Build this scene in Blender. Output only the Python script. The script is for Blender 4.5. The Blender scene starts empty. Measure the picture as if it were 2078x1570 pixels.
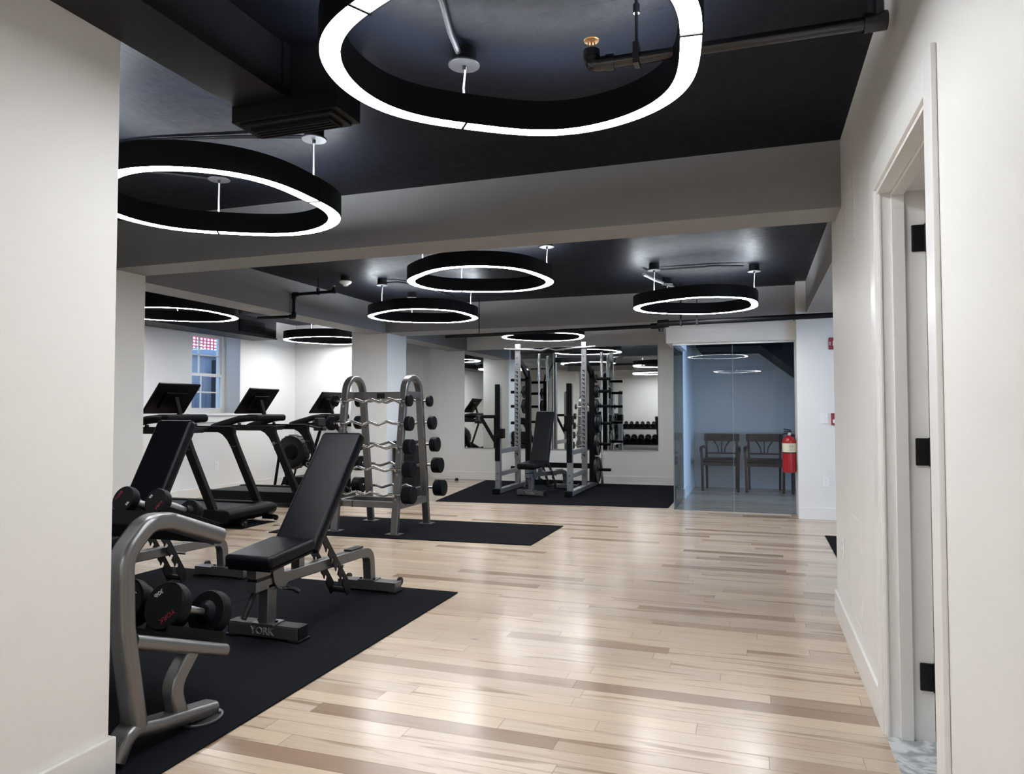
import bpy, bmesh, math, random
from mathutils import Vector, Matrix
random.seed(7)
PI = math.pi
scene = bpy.context.scene
COL = scene.collection

# ------------------------------------------------------------------ materials
def _nt(name):
    m = bpy.data.materials.new(name); m.use_nodes = True
    nt = m.node_tree; nt.nodes.clear()
    out = nt.nodes.new('ShaderNodeOutputMaterial')
    return m, nt, out
def _n(nt, t, **k):
    n = nt.nodes.new(t)
    for a, v in k.items(): setattr(n, a, v)
    return n
def mat(name, col, rough=.5, metal=0., spec=.5, coat=0., coat_r=.1, var=.06, vscale=6., bump=0., bscale=60., rvar=.08):
    m, nt, out = _nt(name); L = nt.links.new
    b = _n(nt, 'ShaderNodeBsdfPrincipled'); L(b.outputs[0], out.inputs[0])
    tc = _n(nt, 'ShaderNodeTexCoord')
    no = _n(nt, 'ShaderNodeTexNoise'); no.inputs['Scale'].default_value = vscale; no.inputs['Detail'].default_value = 5
    L(tc.outputs['Object'], no.inputs['Vector'])
    cr = _n(nt, 'ShaderNodeMix', data_type='RGBA')
    cr.inputs[6].default_value = (*[max(0, c*(1-var)) for c in col], 1); cr.inputs[7].default_value = (*[min(1, c*(1+var)) for c in col], 1)
    L(no.outputs[0], cr.inputs[0]); L(cr.outputs[2], b.inputs['Base Color'])
    mr = _n(nt, 'ShaderNodeMapRange'); mr.inputs[3].default_value = max(.02, rough-rvar*rough); mr.inputs[4].default_value = min(1, rough+rvar*rough)
    L(no.outputs[0], mr.inputs[0]); L(mr.outputs[0], b.inputs['Roughness'])
    b.inputs['Metallic'].default_value = metal; b.inputs['Specular IOR Level'].default_value = spec
    b.inputs['Coat Weight'].default_value = coat; b.inputs['Coat Roughness'].default_value = coat_r
    if bump:
        n2 = _n(nt, 'ShaderNodeTexNoise'); n2.inputs['Scale'].default_value = bscale; n2.inputs['Detail'].default_value = 4
        L(tc.outputs['Object'], n2.inputs['Vector'])
        bp = _n(nt, 'ShaderNodeBump'); bp.inputs['Strength'].default_value = bump; bp.inputs['Distance'].default_value = .01
        L(n2.outputs[0], bp.inputs['Height']); L(bp.outputs[0], b.inputs['Normal'])
    return m
def emis(name, col, s):
    m, nt, out = _nt(name)
    e = _n(nt, 'ShaderNodeEmission'); e.inputs[0].default_value = (*col, 1); e.inputs[1].default_value = s
    nt.links.new(e.outputs[0], out.inputs[0]); return m
def glass(name, tint, refl=1.0):
    m, nt, out = _nt(name); L = nt.links.new
    t = _n(nt, 'ShaderNodeBsdfTransparent'); t.inputs[0].default_value = (*tint, 1)
    g = _n(nt, 'ShaderNodeBsdfGlossy'); g.inputs['Roughness'].default_value = .0; g.inputs[0].default_value = (refl, refl, refl, 1)
    f = _n(nt, 'ShaderNodeFresnel'); f.inputs[0].default_value = 1.5
    x = _n(nt, 'ShaderNodeMixShader'); ge = _n(nt, 'ShaderNodeNewGeometry')
    L(math_(nt, 'MULTIPLY', f.outputs[0], math_(nt, 'SUBTRACT', 1., ge.outputs['Backfacing'])), x.inputs[0]); L(t.outputs[0], x.inputs[1]); L(g.outputs[0], x.inputs[2]); L(x.outputs[0], out.inputs[0])
    return m
def math_(nt, op, a, b=None):
    n = _n(nt, 'ShaderNodeMath', operation=op)
    for i, v in enumerate((a, b)):
        if v is None: continue
        if isinstance(v, (int, float)): n.inputs[i].default_value = v
        else: nt.links.new(v, n.inputs[i])
    return n.outputs[0]
def floor_mat():
    m, nt, out = _nt('maple_planks'); L = nt.links.new
    b = _n(nt, 'ShaderNodeBsdfPrincipled'); L(b.outputs[0], out.inputs[0])
    tc = _n(nt, 'ShaderNodeTexCoord'); sp = _n(nt, 'ShaderNodeSeparateXYZ'); L(tc.outputs['Object'], sp.inputs[0])
    x, y = sp.outputs[0], sp.outputs[1]
    W = .096
    v = math_(nt, 'DIVIDE', y, W); row = math_(nt, 'FLOOR', v); fv = math_(nt, 'FRACT', v)
    wr = _n(nt, 'ShaderNodeTexWhiteNoise', noise_dimensions='1D'); L(row, wr.inputs['W'])
    ln = math_(nt, 'ADD', math_(nt, 'MULTIPLY', wr.outputs['Value'], .9), .75)
    wr2 = _n(nt, 'ShaderNodeTexWhiteNoise', noise_dimensions='1D'); L(math_(nt, 'ADD', row, 77.3), wr2.inputs['W'])
    u = math_(nt, 'ADD', math_(nt, 'DIVIDE', x, ln), math_(nt, 'MULTIPLY', wr2.outputs['Value'], 13.7))
    idx = math_(nt, 'FLOOR', u); fu = math_(nt, 'FRACT', u)
    cv = _n(nt, 'ShaderNodeCombineXYZ'); L(idx, cv.inputs[0]); L(row, cv.inputs[1])
    wb = _n(nt, 'ShaderNodeTexWhiteNoise', noise_dimensions='2D'); L(cv.outputs[0], wb.inputs['Vector'])
    ramp = _n(nt, 'ShaderNodeValToRGB'); e = ramp.color_ramp.elements
    e[0].position = 0; e[0].color = (.30, .20, .13, 1)
    e[1].position = 1; e[1].color = (.60, .47, .345, 1)
    for p, c in ((.025, (.34, .235, .165, 1)), (.09, (.47, .355, .265, 1)), (.22, (.555, .425, .32, 1)), (.5, (.54, .43, .335, 1)), (.8, (.62, .49, .37, 1))):
        k = e.new(p); k.color = c
    L(wb.outputs['Value'], ramp.inputs[0])
    # heartwood streaks
    gv = _n(nt, 'ShaderNodeCombineXYZ')
    off = math_(nt, 'MULTIPLY', wb.outputs['Value'], 57.)
    L(math_(nt, 'ADD', math_(nt, 'MULTIPLY', x, 1.1), off), gv.inputs[0]); L(math_(nt, 'MULTIPLY', y, 17.), gv.inputs[1]); L(off, gv.inputs[2])
    ns = _n(nt, 'ShaderNodeTexNoise'); ns.inputs['Scale'].default_value = 1.; ns.inputs['Detail'].default_value = 3; ns.inputs['Distortion'].default_value = .6
    L(gv.outputs[0], ns.inputs['Vector'])
    hr = _n(nt, 'ShaderNodeMapRange', interpolation_type='SMOOTHSTEP'); hr.inputs[1].default_value = .575; hr.inputs[2].default_value = .68
    L(ns.outputs[0], hr.inputs[0])
    mx = _n(nt, 'ShaderNodeMix', data_type='RGBA'); L(math_(nt, 'MULTIPLY', hr.outputs[0], .75), mx.inputs[0])
    L(ramp.outputs[0], mx.inputs[6]); mx.inputs[7].default_value = (.27, .175, .11, 1)
    # fine grain
    g2 = _n(nt, 'ShaderNodeCombineXYZ')
    L(math_(nt, 'ADD', math_(nt, 'MULTIPLY', x, 5.), off), g2.inputs[0]); L(math_(nt, 'MULTIPLY', y, 130.), g2.inputs[1]); L(off, g2.inputs[2])
    n3 = _n(nt, 'ShaderNodeTexNoise'); n3.inputs['Scale'].default_value = 1.; n3.inputs['Detail'].default_value = 4; L(g2.outputs[0], n3.inputs['Vector'])
    gr = _n(nt, 'ShaderNodeMapRange'); gr.inputs[3].default_value = .80; gr.inputs[4].default_value = 1.17; L(n3.outputs[0], gr.inputs[0])
    # knots
    vo = _n(nt, 'ShaderNodeTexVoronoi'); vo.inputs['Scale'].default_value = 1.
    kv = _n(nt, 'ShaderNodeCombineXYZ'); L(math_(nt, 'MULTIPLY', x, 1.1), kv.inputs[0]); L(math_(nt, 'MULTIPLY', y, 2.6), kv.inputs[1]); L(kv.outputs[0], vo.inputs['Vector'])
    kr = _n(nt, 'ShaderNodeMapRange'); kr.inputs[1].default_value = .012; kr.inputs[2].default_value = .035; kr.inputs[3].default_value = .45; kr.inputs[4].default_value = 1
    L(vo.outputs['Distance'], kr.inputs[0])
    # joints
    dv = math_(nt, 'MULTIPLY', math_(nt, 'MINIMUM', fv, math_(nt, 'SUBTRACT', 1., fv)), W)
    du = math_(nt, 'MULTIPLY', math_(nt, 'MINIMUM', fu, math_(nt, 'SUBTRACT', 1., fu)), ln)
    d = math_(nt, 'MINIMUM', dv, du)
    jr = _n(nt, 'ShaderNodeMapRange'); jr.inputs[1].default_value = .0004; jr.inputs[2].default_value = .0016; jr.inputs[3].default_value = .42; jr.inputs[4].default_value = 1
    L(d, jr.inputs[0])
    f = math_(nt, 'MULTIPLY', math_(nt, 'MULTIPLY', gr.outputs[0], jr.outputs[0]), kr.outputs[0])
    sc = _n(nt, 'ShaderNodeVectorMath', operation='SCALE'); L(mx.outputs[2], sc.inputs[0]); L(f, sc.inputs['Scale'])
    L(sc.outputs[0], b.inputs['Base Color'])
    rr = _n(nt, 'ShaderNodeMapRange'); rr.inputs[3].default_value = .17; rr.inputs[4].default_value = .27; L(n3.outputs[0], rr.inputs[0]); L(rr.outputs[0], b.inputs['Roughness'])
    b.inputs['Specular IOR Level'].default_value = .55
    bh = _n(nt, 'ShaderNodeBump'); bh.inputs['Strength'].default_value = .25; bh.inputs['Distance'].default_value = .002
    hh = math_(nt, 'ADD', jr.outputs[0], math_(nt, 'ADD', math_(nt, 'MULTIPLY', wb.outputs['Value'], .5), math_(nt, 'MULTIPLY', n3.outputs[0], .12)))
    L(hh, bh.inputs['Height']); L(bh.outputs[0], b.inputs['Normal'])
    return m
def concrete_ceiling():
    m, nt, out = _nt('navy_black_concrete'); L = nt.links.new
    b = _n(nt, 'ShaderNodeBsdfPrincipled'); L(b.outputs[0], out.inputs[0])
    tc = _n(nt, 'ShaderNodeTexCoord')
    n1 = _n(nt, 'ShaderNodeTexNoise'); n1.inputs['Scale'].default_value = 1.6; n1.inputs['Detail'].default_value = 6; L(tc.outputs['Object'], n1.inputs['Vector'])
    n2 = _n(nt, 'ShaderNodeTexNoise'); n2.inputs['Scale'].default_value = 22; n2.inputs['Detail'].default_value = 8; L(tc.outputs['Object'], n2.inputs['Vector'])
    vo = _n(nt, 'ShaderNodeTexVoronoi', feature='DISTANCE_TO_EDGE'); vo.inputs['Scale'].default_value = .9; L(tc.outputs['Object'], vo.inputs['Vector'])
    ck = _n(nt, 'ShaderNodeMapRange'); ck.inputs[1].default_value = .0; ck.inputs[2].default_value = .012; L(vo.outputs['Distance'], ck.inputs[0])
    br = _n(nt, 'ShaderNodeTexBrick'); br.inputs['Scale'].default_value = 1.; br.inputs['Brick Width'].default_value = 2.4; br.inputs['Row Height'].default_value = .62; br.inputs['Mortar Size'].default_value = .006
    L(tc.outputs['Object'], br.inputs['Vector'])
    mx = _n(nt, 'ShaderNodeMix', data_type='RGBA'); mx.inputs[6].default_value = (.0040, .0050, .0082, 1); mx.inputs[7].default_value = (.0068, .0082, .0128, 1)
    L(n1.outputs[0], mx.inputs[0]); L(mx.outputs[2], b.inputs['Base Color'])
    mr = _n(nt, 'ShaderNodeMapRange'); mr.inputs[3].default_value = .36; mr.inputs[4].default_value = .55; L(n2.outputs[0], mr.inputs[0]); L(mr.outputs[0], b.inputs['Roughness'])
    b.inputs['Specular IOR Level'].default_value = .10
    h = math_(nt, 'ADD', math_(nt, 'MULTIPLY', n2.outputs[0], .35), math_(nt, 'MULTIPLY', n1.outputs[0], .8))
    h = math_(nt, 'SUBTRACT', h, math_(nt, 'MULTIPLY', br.outputs['Fac'], .5))
    bp = _n(nt, 'ShaderNodeBump'); bp.inputs['Strength'].default_value = .55; bp.inputs['Distance'].default_value = .01; L(h, bp.inputs['Height']); L(bp.outputs[0], b.inputs['Normal'])
    return m
def wood_mat(name, c0, c1, rough=.35):
    m, nt, out = _nt(name); L = nt.links.new
    b = _n(nt, 'ShaderNodeBsdfPrincipled'); L(b.outputs[0], out.inputs[0])
    tc = _n(nt, 'ShaderNodeTexCoord'); mp = _n(nt, 'ShaderNodeMapping'); mp.inputs['Scale'].default_value = (30, 30, 4); L(tc.outputs['Object'], mp.inputs[0])
    n1 = _n(nt, 'ShaderNodeTexNoise'); n1.inputs['Scale'].default_value = 1.5; n1.inputs['Detail'].default_value = 5; L(mp.outputs[0], n1.inputs['Vector'])
    mx = _n(nt, 'ShaderNodeMix', data_type='RGBA'); mx.inputs[6].default_value = (*c0, 1); mx.inputs[7].default_value = (*c1, 1)
    L(n1.outputs[0], mx.inputs[0]); L(mx.outputs[2], b.inputs['Base Color']); b.inputs['Roughness'].default_value = rough
    return m
def outside_wall_mat():
    m, nt, out = _nt('weathered_retaining_wall'); L = nt.links.new
    b = _n(nt, 'ShaderNodeBsdfPrincipled'); L(b.outputs[0], out.inputs[0])
    tc = _n(nt, 'ShaderNodeTexCoord'); mp = _n(nt, 'ShaderNodeMapping'); mp.inputs['Scale'].default_value = (1, 14, 1.2); L(tc.outputs['Object'], mp.inputs[0])
    n1 = _n(nt, 'ShaderNodeTexNoise'); n1.inputs['Scale'].default_value = 1.2; n1.inputs['Detail'].default_value = 8; L(mp.outputs[0], n1.inputs['Vector'])
    mx = _n(nt, 'ShaderNodeMix', data_type='RGBA'); mx.inputs[6].default_value = (.20, .24, .32, 1); mx.inputs[7].default_value = (.55, .60, .68, 1)
    L(n1.outputs[0], mx.inputs[0]); L(mx.outputs[2], b.inputs['Base Color']); b.inputs['Roughness'].default_value = .9
    return m
def marble_mat():
    m, nt, out = _nt('grey_marble'); L = nt.links.new
    b = _n(nt, 'ShaderNodeBsdfPrincipled'); L(b.outputs[0], out.inputs[0])
    tc = _n(nt, 'ShaderNodeTexCoord')
    w = _n(nt, 'ShaderNodeTexNoise'); w.inputs['Scale'].default_value = 9; w.inputs['Detail'].default_value = 8; w.inputs['Distortion'].default_value = 2.2; L(tc.outputs['Object'], w.inputs['Vector'])
    r = _n(nt, 'ShaderNodeValToRGB'); r.color_ramp.elements[0].position = .38; r.color_ramp.elements[0].color = (.33, .36, .38, 1); r.color_ramp.elements[1].position = .55; r.color_ramp.elements[1].color = (.66, .68, .69, 1)
    L(w.outputs[0], r.inputs[0]); L(r.outputs[0], b.inputs['Base Color']); b.inputs['Roughness'].default_value = .25
    return m

M = {}
M['wall'] = mat('white_wall_paint', (.80, .795, .775), .55, var=.012, vscale=2.2, bump=.04, bscale=180)
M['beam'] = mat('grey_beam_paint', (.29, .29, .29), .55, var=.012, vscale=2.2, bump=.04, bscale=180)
M['trim'] = mat('white_satin_trim', (.82, .815, .80), .35, var=.01, vscale=3)
M['ceil'] = concrete_ceiling()
M['duct'] = mat('black_duct_paint', (.004, .0045, .006), .5, var=.2, bump=.05, spec=.3)
M['pipe'] = mat('black_pipe_paint', (.004, .0043, .0055), .5, var=.15, spec=.2)
M['pipe_lit'] = mat('black_pipe_paint_lit', (.012, .0125, .015), .24, var=.15, spec=.7)  # same paint as pipe, made lighter and glossier to carry the entrance lamp's light
M['conduit'] = mat('flex_conduit_lit', (.05, .052, .058), .45, metal=.4, var=.2, vscale=120)  # grey lifted to put the entrance lamp's light into the conduit colour
M['floor'] = floor_mat()
M['rubber'] = mat('black_rubber_mat', (.0100, .0106, .0132), .9, var=.25, vscale=260, bump=.12, bscale=500, spec=.04)
M['gun'] = mat('gunmetal_powder_coat', (.185, .185, .188), .32, metal=.8, var=.03, vscale=40, rvar=.03)
M['silver'] = mat('silver_powder_coat', (.26, .265, .28), .38, metal=.65, var=.05, vscale=40)
M['chrome'] = mat('chrome', (.72, .73, .74), .12, metal=1, var=.02)
M['barsteel'] = mat('satin_chrome', (.50, .505, .51), .24, metal=1, var=.02, rvar=.02)
M['steel'] = mat('knurled_steel', (.36, .36, .37), .36, metal=1, var=.08, bump=.15, bscale=900)
M['black'] = mat('black_plastic', (.0045, .0048, .006), .42, var=.15, spec=.35)
M['satin'] = mat('satin_black_metal', (.0028, .003, .0038), .5, var=.15, spec=.12)
M['screen'] = mat('black_screen_shell', (.002, .002, .0025), .34, var=.1, spec=.18)
M['belt'] = mat('treadmill_belt_rubber', (.010, .0105, .013), .62, var=.15, vscale=90)
M['vinyl'] = mat('black_vinyl', (.0036, .0042, .0062), .315, spec=.16, var=.15, vscale=14, bump=.10, bscale=220)
M['iron'] = mat('black_cast_iron', (.005, .0053, .0062), .42, var=.2, spec=.35)
M['db'] = mat('black_urethane', (.0040, .0046, .0064), .45, var=.12, spec=.12)
M['whiteink'] = mat('white_print', (.75, .75, .75), .5, var=.02)
M['greyink'] = mat('grey_print', (.20, .20, .21), .5, var=.02)
M['redink'] = mat('red_print', (.28, .008, .03), .5, var=.02)
M['yellowink'] = mat('cream_print', (.42, .38, .22), .5, var=.02)
M['lamp'] = mat('black_lamp_metal', (.003, .0032, .004), .55, var=.1, spec=.2)
M['nickel'] = mat('brushed_nickel', (.45, .45, .46), .34, metal=1, var=.05)
M['plate_grey'] = mat('dark_satin_plate', (.035, .035, .037), .45, metal=.4, var=.05)
M['letter'] = mat('bright_cast_letters', (.34, .34, .35), .36, metal=.35, var=.03)
M['cable'] = mat('clear_white_cable', (.62, .63, .64), .4, var=.03)
M['glow'] = emis('lamp_glow', (.965, .985, 1.), 25.)
M['glow_bright'] = emis('lamp_glow_bright', (.975, .985, 1.), 50.)
M['glow_up'] = emis('lamp_glow_up', (.86, .92, 1.), 25.)
M['mirror'] = mat('mirror_silver', (.80, .83, .82), .02, metal=1, var=.005, rvar=0)
M['glass'] = glass('partition_glass', (.74, .775, .80), .62)
M['pane'] = glass('window_glass', (.92, .95, .97), .8)
M['edge'] = mat('green_glass_edge', (.10, .16, .17), .2, var=.05)
M['alu'] = mat('aluminium_channel', (.5, .5, .5), .35, metal=1, var=.03)
M['red'] = mat('red_enamel', (.30, .003, .008), .34, var=.04)
M['redplastic'] = mat('red_plastic', (.25, .012, .03), .4, var=.04)
M['label'] = mat('cream_label', (.62, .60, .46), .55, var=.05, vscale=30)
M['plate'] = mat('white_plastic', (.86, .86, .855), .4, var=.01)
M['brass'] = mat('brass', (.72, .43, .20), .34, metal=1, var=.05)
M['chair'] = wood_mat('dark_mahogany', (.020, .009, .006), (.055, .024, .015), .36)
M['seat'] = mat('dark_leather', (.012, .011, .011), .45, var=.2, bump=.1)
M['marble'] = marble_mat()
M['outwall'] = outside_wall_mat()
M['conc'] = mat('pale_concrete', (.38, .44, .55), .9, var=.15, vscale=12, bump=.2)
M['orange'] = mat('orange_red_netting', (.75, .07, .10), .6, var=.1)
M['dirt'] = mat('dark_soil', (.03, .03, .035), .95, var=.4)
M['stair'] = mat('navy_soffit_paint', (.0055, .0065, .012), .55, var=.15, spec=.1)
M['card'] = mat('ivory_card', (.50, .47, .36), .7, var=.05)

# ------------------------------------------------------------------ mesh builder
def fillet(pts, r, n=6):
    pts = [Vector(p) for p in pts]; out = [pts[0]]
    for i in range(1, len(pts)-1):
        a, b, c = pts[i-1], pts[i], pts[i+1]
        d1 = (a-b); d2 = (c-b)
        rr = r[i-1] if isinstance(r, (list, tuple)) else r
        ang = d1.angle(d2); t = min(rr/math.tan(ang/2), .49*d1.length, .49*d2.length)
        p, q = b+d1.normalized()*t, b+d2.normalized()*t
        for k in range(n+1):
            s = k/n; out.append((1-s)**2*p+2*s*(1-s)*b+s*s*q)
    out.append(pts[-1]); return out
def rr(w, h, r=.01, n=3):
    r = min(r, w*.49, h*.49); o = []
    for cx, cy, a in ((w/2-r, h/2-r, 0), (-w/2+r, h/2-r, 90), (-w/2+r, -h/2+r, 180), (w/2-r, -h/2+r, 270)):
        for k in range(n+1):
            t = math.radians(a+90*k/n); o.append((cx+r*math.cos(t), cy+r*math.sin(t)))
    return o
class MB:
    def __init__(s): s.bm = bmesh.new(); s.mats = []; s.cur = 0; s.X = Matrix.Identity(4)
    def m(s, mt):
        if mt not in s.mats: s.mats.append(mt)
        s.cur = s.mats.index(mt); return s
    def at(s, mx=None): s.X = mx if mx is not None else Matrix.Identity(4); return s
    def v(s, co): return s.bm.verts.new(s.X @ Vector(co))
    def f(s, vs, smooth=True):
        try: fc = s.bm.faces.new(vs)
        except ValueError: return None
        fc.material_index = s.cur; fc.smooth = smooth; return fc
    def _bev(s, faces, bev, seg):
        if bev:
            es = list({e for f in faces for e in f.edges})
            r = bmesh.ops.bevel(s.bm, geom=es, offset=bev, segments=seg, profile=.5, affect='EDGES', clamp_overlap=True)
            for f in r['faces']: f.material_index = s.cur; f.smooth = True
    def box(s, x0, x1, y0, y1, z0, z1, bev=0, seg=2):
        c = [s.v((x, y, z)) for x in (x0, x1) for y in (y0, y1) for z in (z0, z1)]
        q = ((0, 1, 3, 2), (4, 6, 7, 5), (0, 4, 5, 1), (2, 3, 7, 6), (0, 2, 6, 4), (1, 5, 7, 3))
        fs = [s.f([c[i] for i in k]) for k in q]; s._bev(fs, bev, seg); return s
    def prism(s, poly, a0, a1, axis='x', bev=0, seg=2):
        def P(p, a): return (a, p[0], p[1]) if axis == 'x' else ((p[0], a, p[1]) if axis == 'y' else (p[0], p[1], a))
        A = [s.v(P(p, a0)) for p in poly]; B = [s.v(P(p, a1)) for p in poly]; n = len(poly)
        fs = [s.f(A), s.f(B[::-1])]+[s.f([A[i], B[i], B[(i+1) % n], A[(i+1) % n]]) for i in range(n)]
        fs = [f for f in fs if f]
        bmesh.ops.recalc_face_normals(s.bm, faces=fs)
        s._bev(fs, bev, seg); return s
    def rings(s, R, closed=False, cap=True):
        V = [[s.v(p) for p in r] for r in R]; n = len(R[0]); fs = []
        rng = range(len(V)) if closed else range(len(V)-1)
        for i in rng:
            a, b = V[i], V[(i+1) % len(V)]
            for k in range(n): fs.append(s.f([a[k], a[(k+1) % n], b[(k+1) % n], b[k]]))
        if cap and not closed: fs += [s.f(V[0][::-1]), s.f(V[-1])]
        bmesh.ops.recalc_face_normals(s.bm, faces=[f for f in fs if f]); return s
    def tube(s, path, r, n=12, cap=True, closed=False):
        path = [Vector(p) for p in path]; R = []; N = None
        for i, p in enumerate(path):
            a = path[i-1] if (i or closed) else p; b = path[(i+1) % len(path)] if (i < len(path)-1 or closed) else p
            t = (b-a).normalized()
            if N is None: N = t.orthogonal().normalized()
            else: N = (N-t*N.dot(t)).normalized()
            B = t.cross(N); q = r[i] if isinstance(r, (list, tuple)) else r
            R.append([p+q*(math.cos(2*PI*k/n)*N+math.sin(2*PI*k/n)*B) for k in range(n)])
        return s.rings(R, closed, cap)
    def sweep(s, path, prof, nrm, closed=False, cap=True):
        path = [Vector(p) for p in path]; nrm = Vector(nrm).normalized(); R = []
        for i, p in enumerate(path):
            a = path[i-1] if (i or closed) else p; b = path[(i+1) % len(path)] if (i < len(path)-1 or closed) else p
            t = (b-a).normalized(); B = nrm.cross(t).normalized()
            R.append([p+u*nrm+w*B for u, w in prof])
        return s.rings(R, closed, cap)
    def lathe(s, prof, c=(0, 0, 0), ax=(0, 0, 1), n=24, cap=True):
        ax = Vector(ax).normalized(); N = ax.orthogonal().normalized(); B = ax.cross(N); c = Vector(c)
        R = [[c+ax*h+max(r, 1e-4)*(math.cos(2*PI*k/n)*N+math.sin(2*PI*k/n)*B) for k in range(n)] for r, h in prof]
        return s.rings(R, False, cap)
    def text(s, body, size, depth, mx):
        cu = bpy.data.curves.new('t', 'FONT'); cu.body = body; cu.size = size; cu.extrude = depth; cu.align_x = 'CENTER'; cu.align_y = 'CENTER'; cu.resolution_u = 3
        o = bpy.data.objects.new('t', cu); COL.objects.link(o)
        bpy.context.view_layer.update()
        me = bpy.data.meshes.new_from_object(o.evaluated_get(bpy.context.evaluated_depsgraph_get()))
        vs = [s.bm.verts.new(s.X @ mx @ v.co) for v in me.vertices]
        for p in me.polygons: s.f([vs[i] for i in p.vertices], False)
        bpy.data.objects.remove(o); bpy.data.curves.remove(cu); bpy.data.meshes.remove(me); return s
    def build(s, name, mt=None, parent=None, ang=38):
        me = bpy.data.meshes.new(name); s.bm.normal_update(); s.bm.to_mesh(me); s.bm.free()
        for x in (s.mats or [mt]): me.materials.append(M[x] if isinstance(x, str) else x)
        me.set_sharp_from_angle(angle=math.radians(ang))
        o = bpy.data.objects.new(name, me); COL.objects.link(o)
        wn = o.modifiers.new('normals', 'WEIGHTED_NORMAL'); wn.keep_sharp = True; wn.weight = 80
        if parent: o.parent = parent
        return o
def tag(o, label, cat, group=None):
    o['label'] = label; o['category'] = cat
    if group: o['group'] = group
    return o
def thing(name, label, cat, loc=(0, 0, 0), rz=0, group=None):
    o = bpy.data.objects.new(name, None); COL.objects.link(o); o.empty_display_size = .1
    o.location = loc; o.rotation_euler = (0, 0, rz); return tag(o, label, cat, group)
def struct(o): o['kind'] = 'structure'; return o
def sbox(name, mt, *b, bev=0): return struct(MB().box(*b, bev=bev).build(name, mt))
def dup(o, parent=None):
    c = o.copy(); COL.objects.link(c)
    if parent: c.parent = parent
    for ch in list(o.children): dup(ch, c)
    return c
def facing(origin, right, up):     # matrix placing flat lettering: x -> right, y -> up
    r, u = Vector(right).normalized(), Vector(up).normalized(); n = r.cross(u)
    return Matrix(((r.x, u.x, n.x, origin[0]), (r.y, u.y, n.y, origin[1]), (r.z, u.z, n.z, origin[2]), (0, 0, 0, 1)))

# ------------------------------------------------------------------ setting
CZ = 2.66
sbox('floor', 'floor', -7.9, 3.6, -4.6, 12.1, -.06, 0)
sbox('ceiling', 'ceil', -7.9, 3.6, -4.6, 12.1, CZ, CZ+.1)
sbox('wall_entry', 'wall', -2.17, -2.02, -4.5, 1.70, 0, CZ)
sbox('wall_rack', 'wall', -7.9, -2.02, 1.70, 1.83, 0, CZ)
sbox('wall_rear', 'wall', -2.17, .6, -4.6, -4.5, 0, CZ)
struct(MB().prism([(-4.5, 0), (2.136, 0), (2.136, 2.035), (3.0, 2.035), (3.0, 0), (4.70, 0), (4.70, CZ), (-4.5, CZ)], .445, .60, 'x').build('wall_right', 'wall'))
WY0, WY1, WZ0, WZ1 = 7.97, 8.95, 1.18, 2.42
o = struct(MB().box(-7.85, -7.4, 1.83, WY0, 0, CZ).box(-7.85, -7.4, WY1, 10.32, 0, CZ).box(-7.85, -7.4, WY0, WY1, 0, WZ0).box(-7.85, -7.4, WY0, WY1, WZ1, CZ).build('wall_left', 'wall'))
sbox('wall_bay', 'wall', -7.85, -5.62, 10.32, 10.45, 0, CZ)
sbox('wall_side', 'wall', -5.75, -5.62, 10.45, 11.82, 0, CZ)
sbox('wall_back', 'wall', -5.75, 3.6, 11.82, 11.97, 0, CZ)
sbox('wall_partition', 'wall', -1.035, -.95, 10.1, 11.82, 0, CZ)
sbox('wall_switch', 'wall', .437, 3.4, 8.64, 8.98, 0, CZ)
struct(MB().box(.60, 1.2, 4.56, 4.70, 0, CZ).box(3.0, 3.4, 4.56, 4.70, 0, CZ).box(1.2, 3.0, 4.56, 4.70, 2.3, CZ).box(1.2, 3.0, 4.56, 4.70, 0, .4).build('wall_corridor', 'wall'))
sbox('wall_far_right', 'wall', 3.4, 3.55, 4.42, 8.98, 0, CZ)
struct(MB().box(2.3, 2.42, 8.98, 9.4, 0, CZ).box(2.3, 2.42, 11.3, 11.82, 0, CZ).box(2.3, 2.42, 9.4, 11.3, 2.2, CZ).box(2.3, 2.42, 9.4, 11.3, 0, .3).build('wall_lobby', 'wall'))
# bathroom behind the door
sbox('wall_bath_end', 'wall', .60, 2.2, 1.2, 1.3, 0, CZ)
sbox('wall_bath_side', 'wall', 2.2, 2.3, 1.2, 4.56, 0, CZ)
sbox('floor_tile', 'marble', .44, 2.2, 2.14, 2.99, 0, .004)
# beams and columns
sbox('beam_front', 'beam', -5.3, .445, 4.18, 4.50, 2.296, CZ)
sbox('beam_side', 'beam', -5.22, -4.87, 4.50, 8.92, 2.29, CZ)
sbox('beam_cross', 'beam', -4.88, .437, 8.86, 9.36, 2.296, CZ)
sbox('beam_mirror', 'beam', -5.22, -4.87, 9.49, 11.82, 2.28, CZ)
sbox('beam_corridor', 'beam', .54, .90, 4.70, 8.64, 2.30, CZ)
sbox('column_front', 'wall', -5.3, -4.66, 4.10, 4.50, 0, 2.296)
sbox('column_middle', 'wall', -5.45, -4.88, 8.92, 9.49, 0, CZ)
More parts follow.
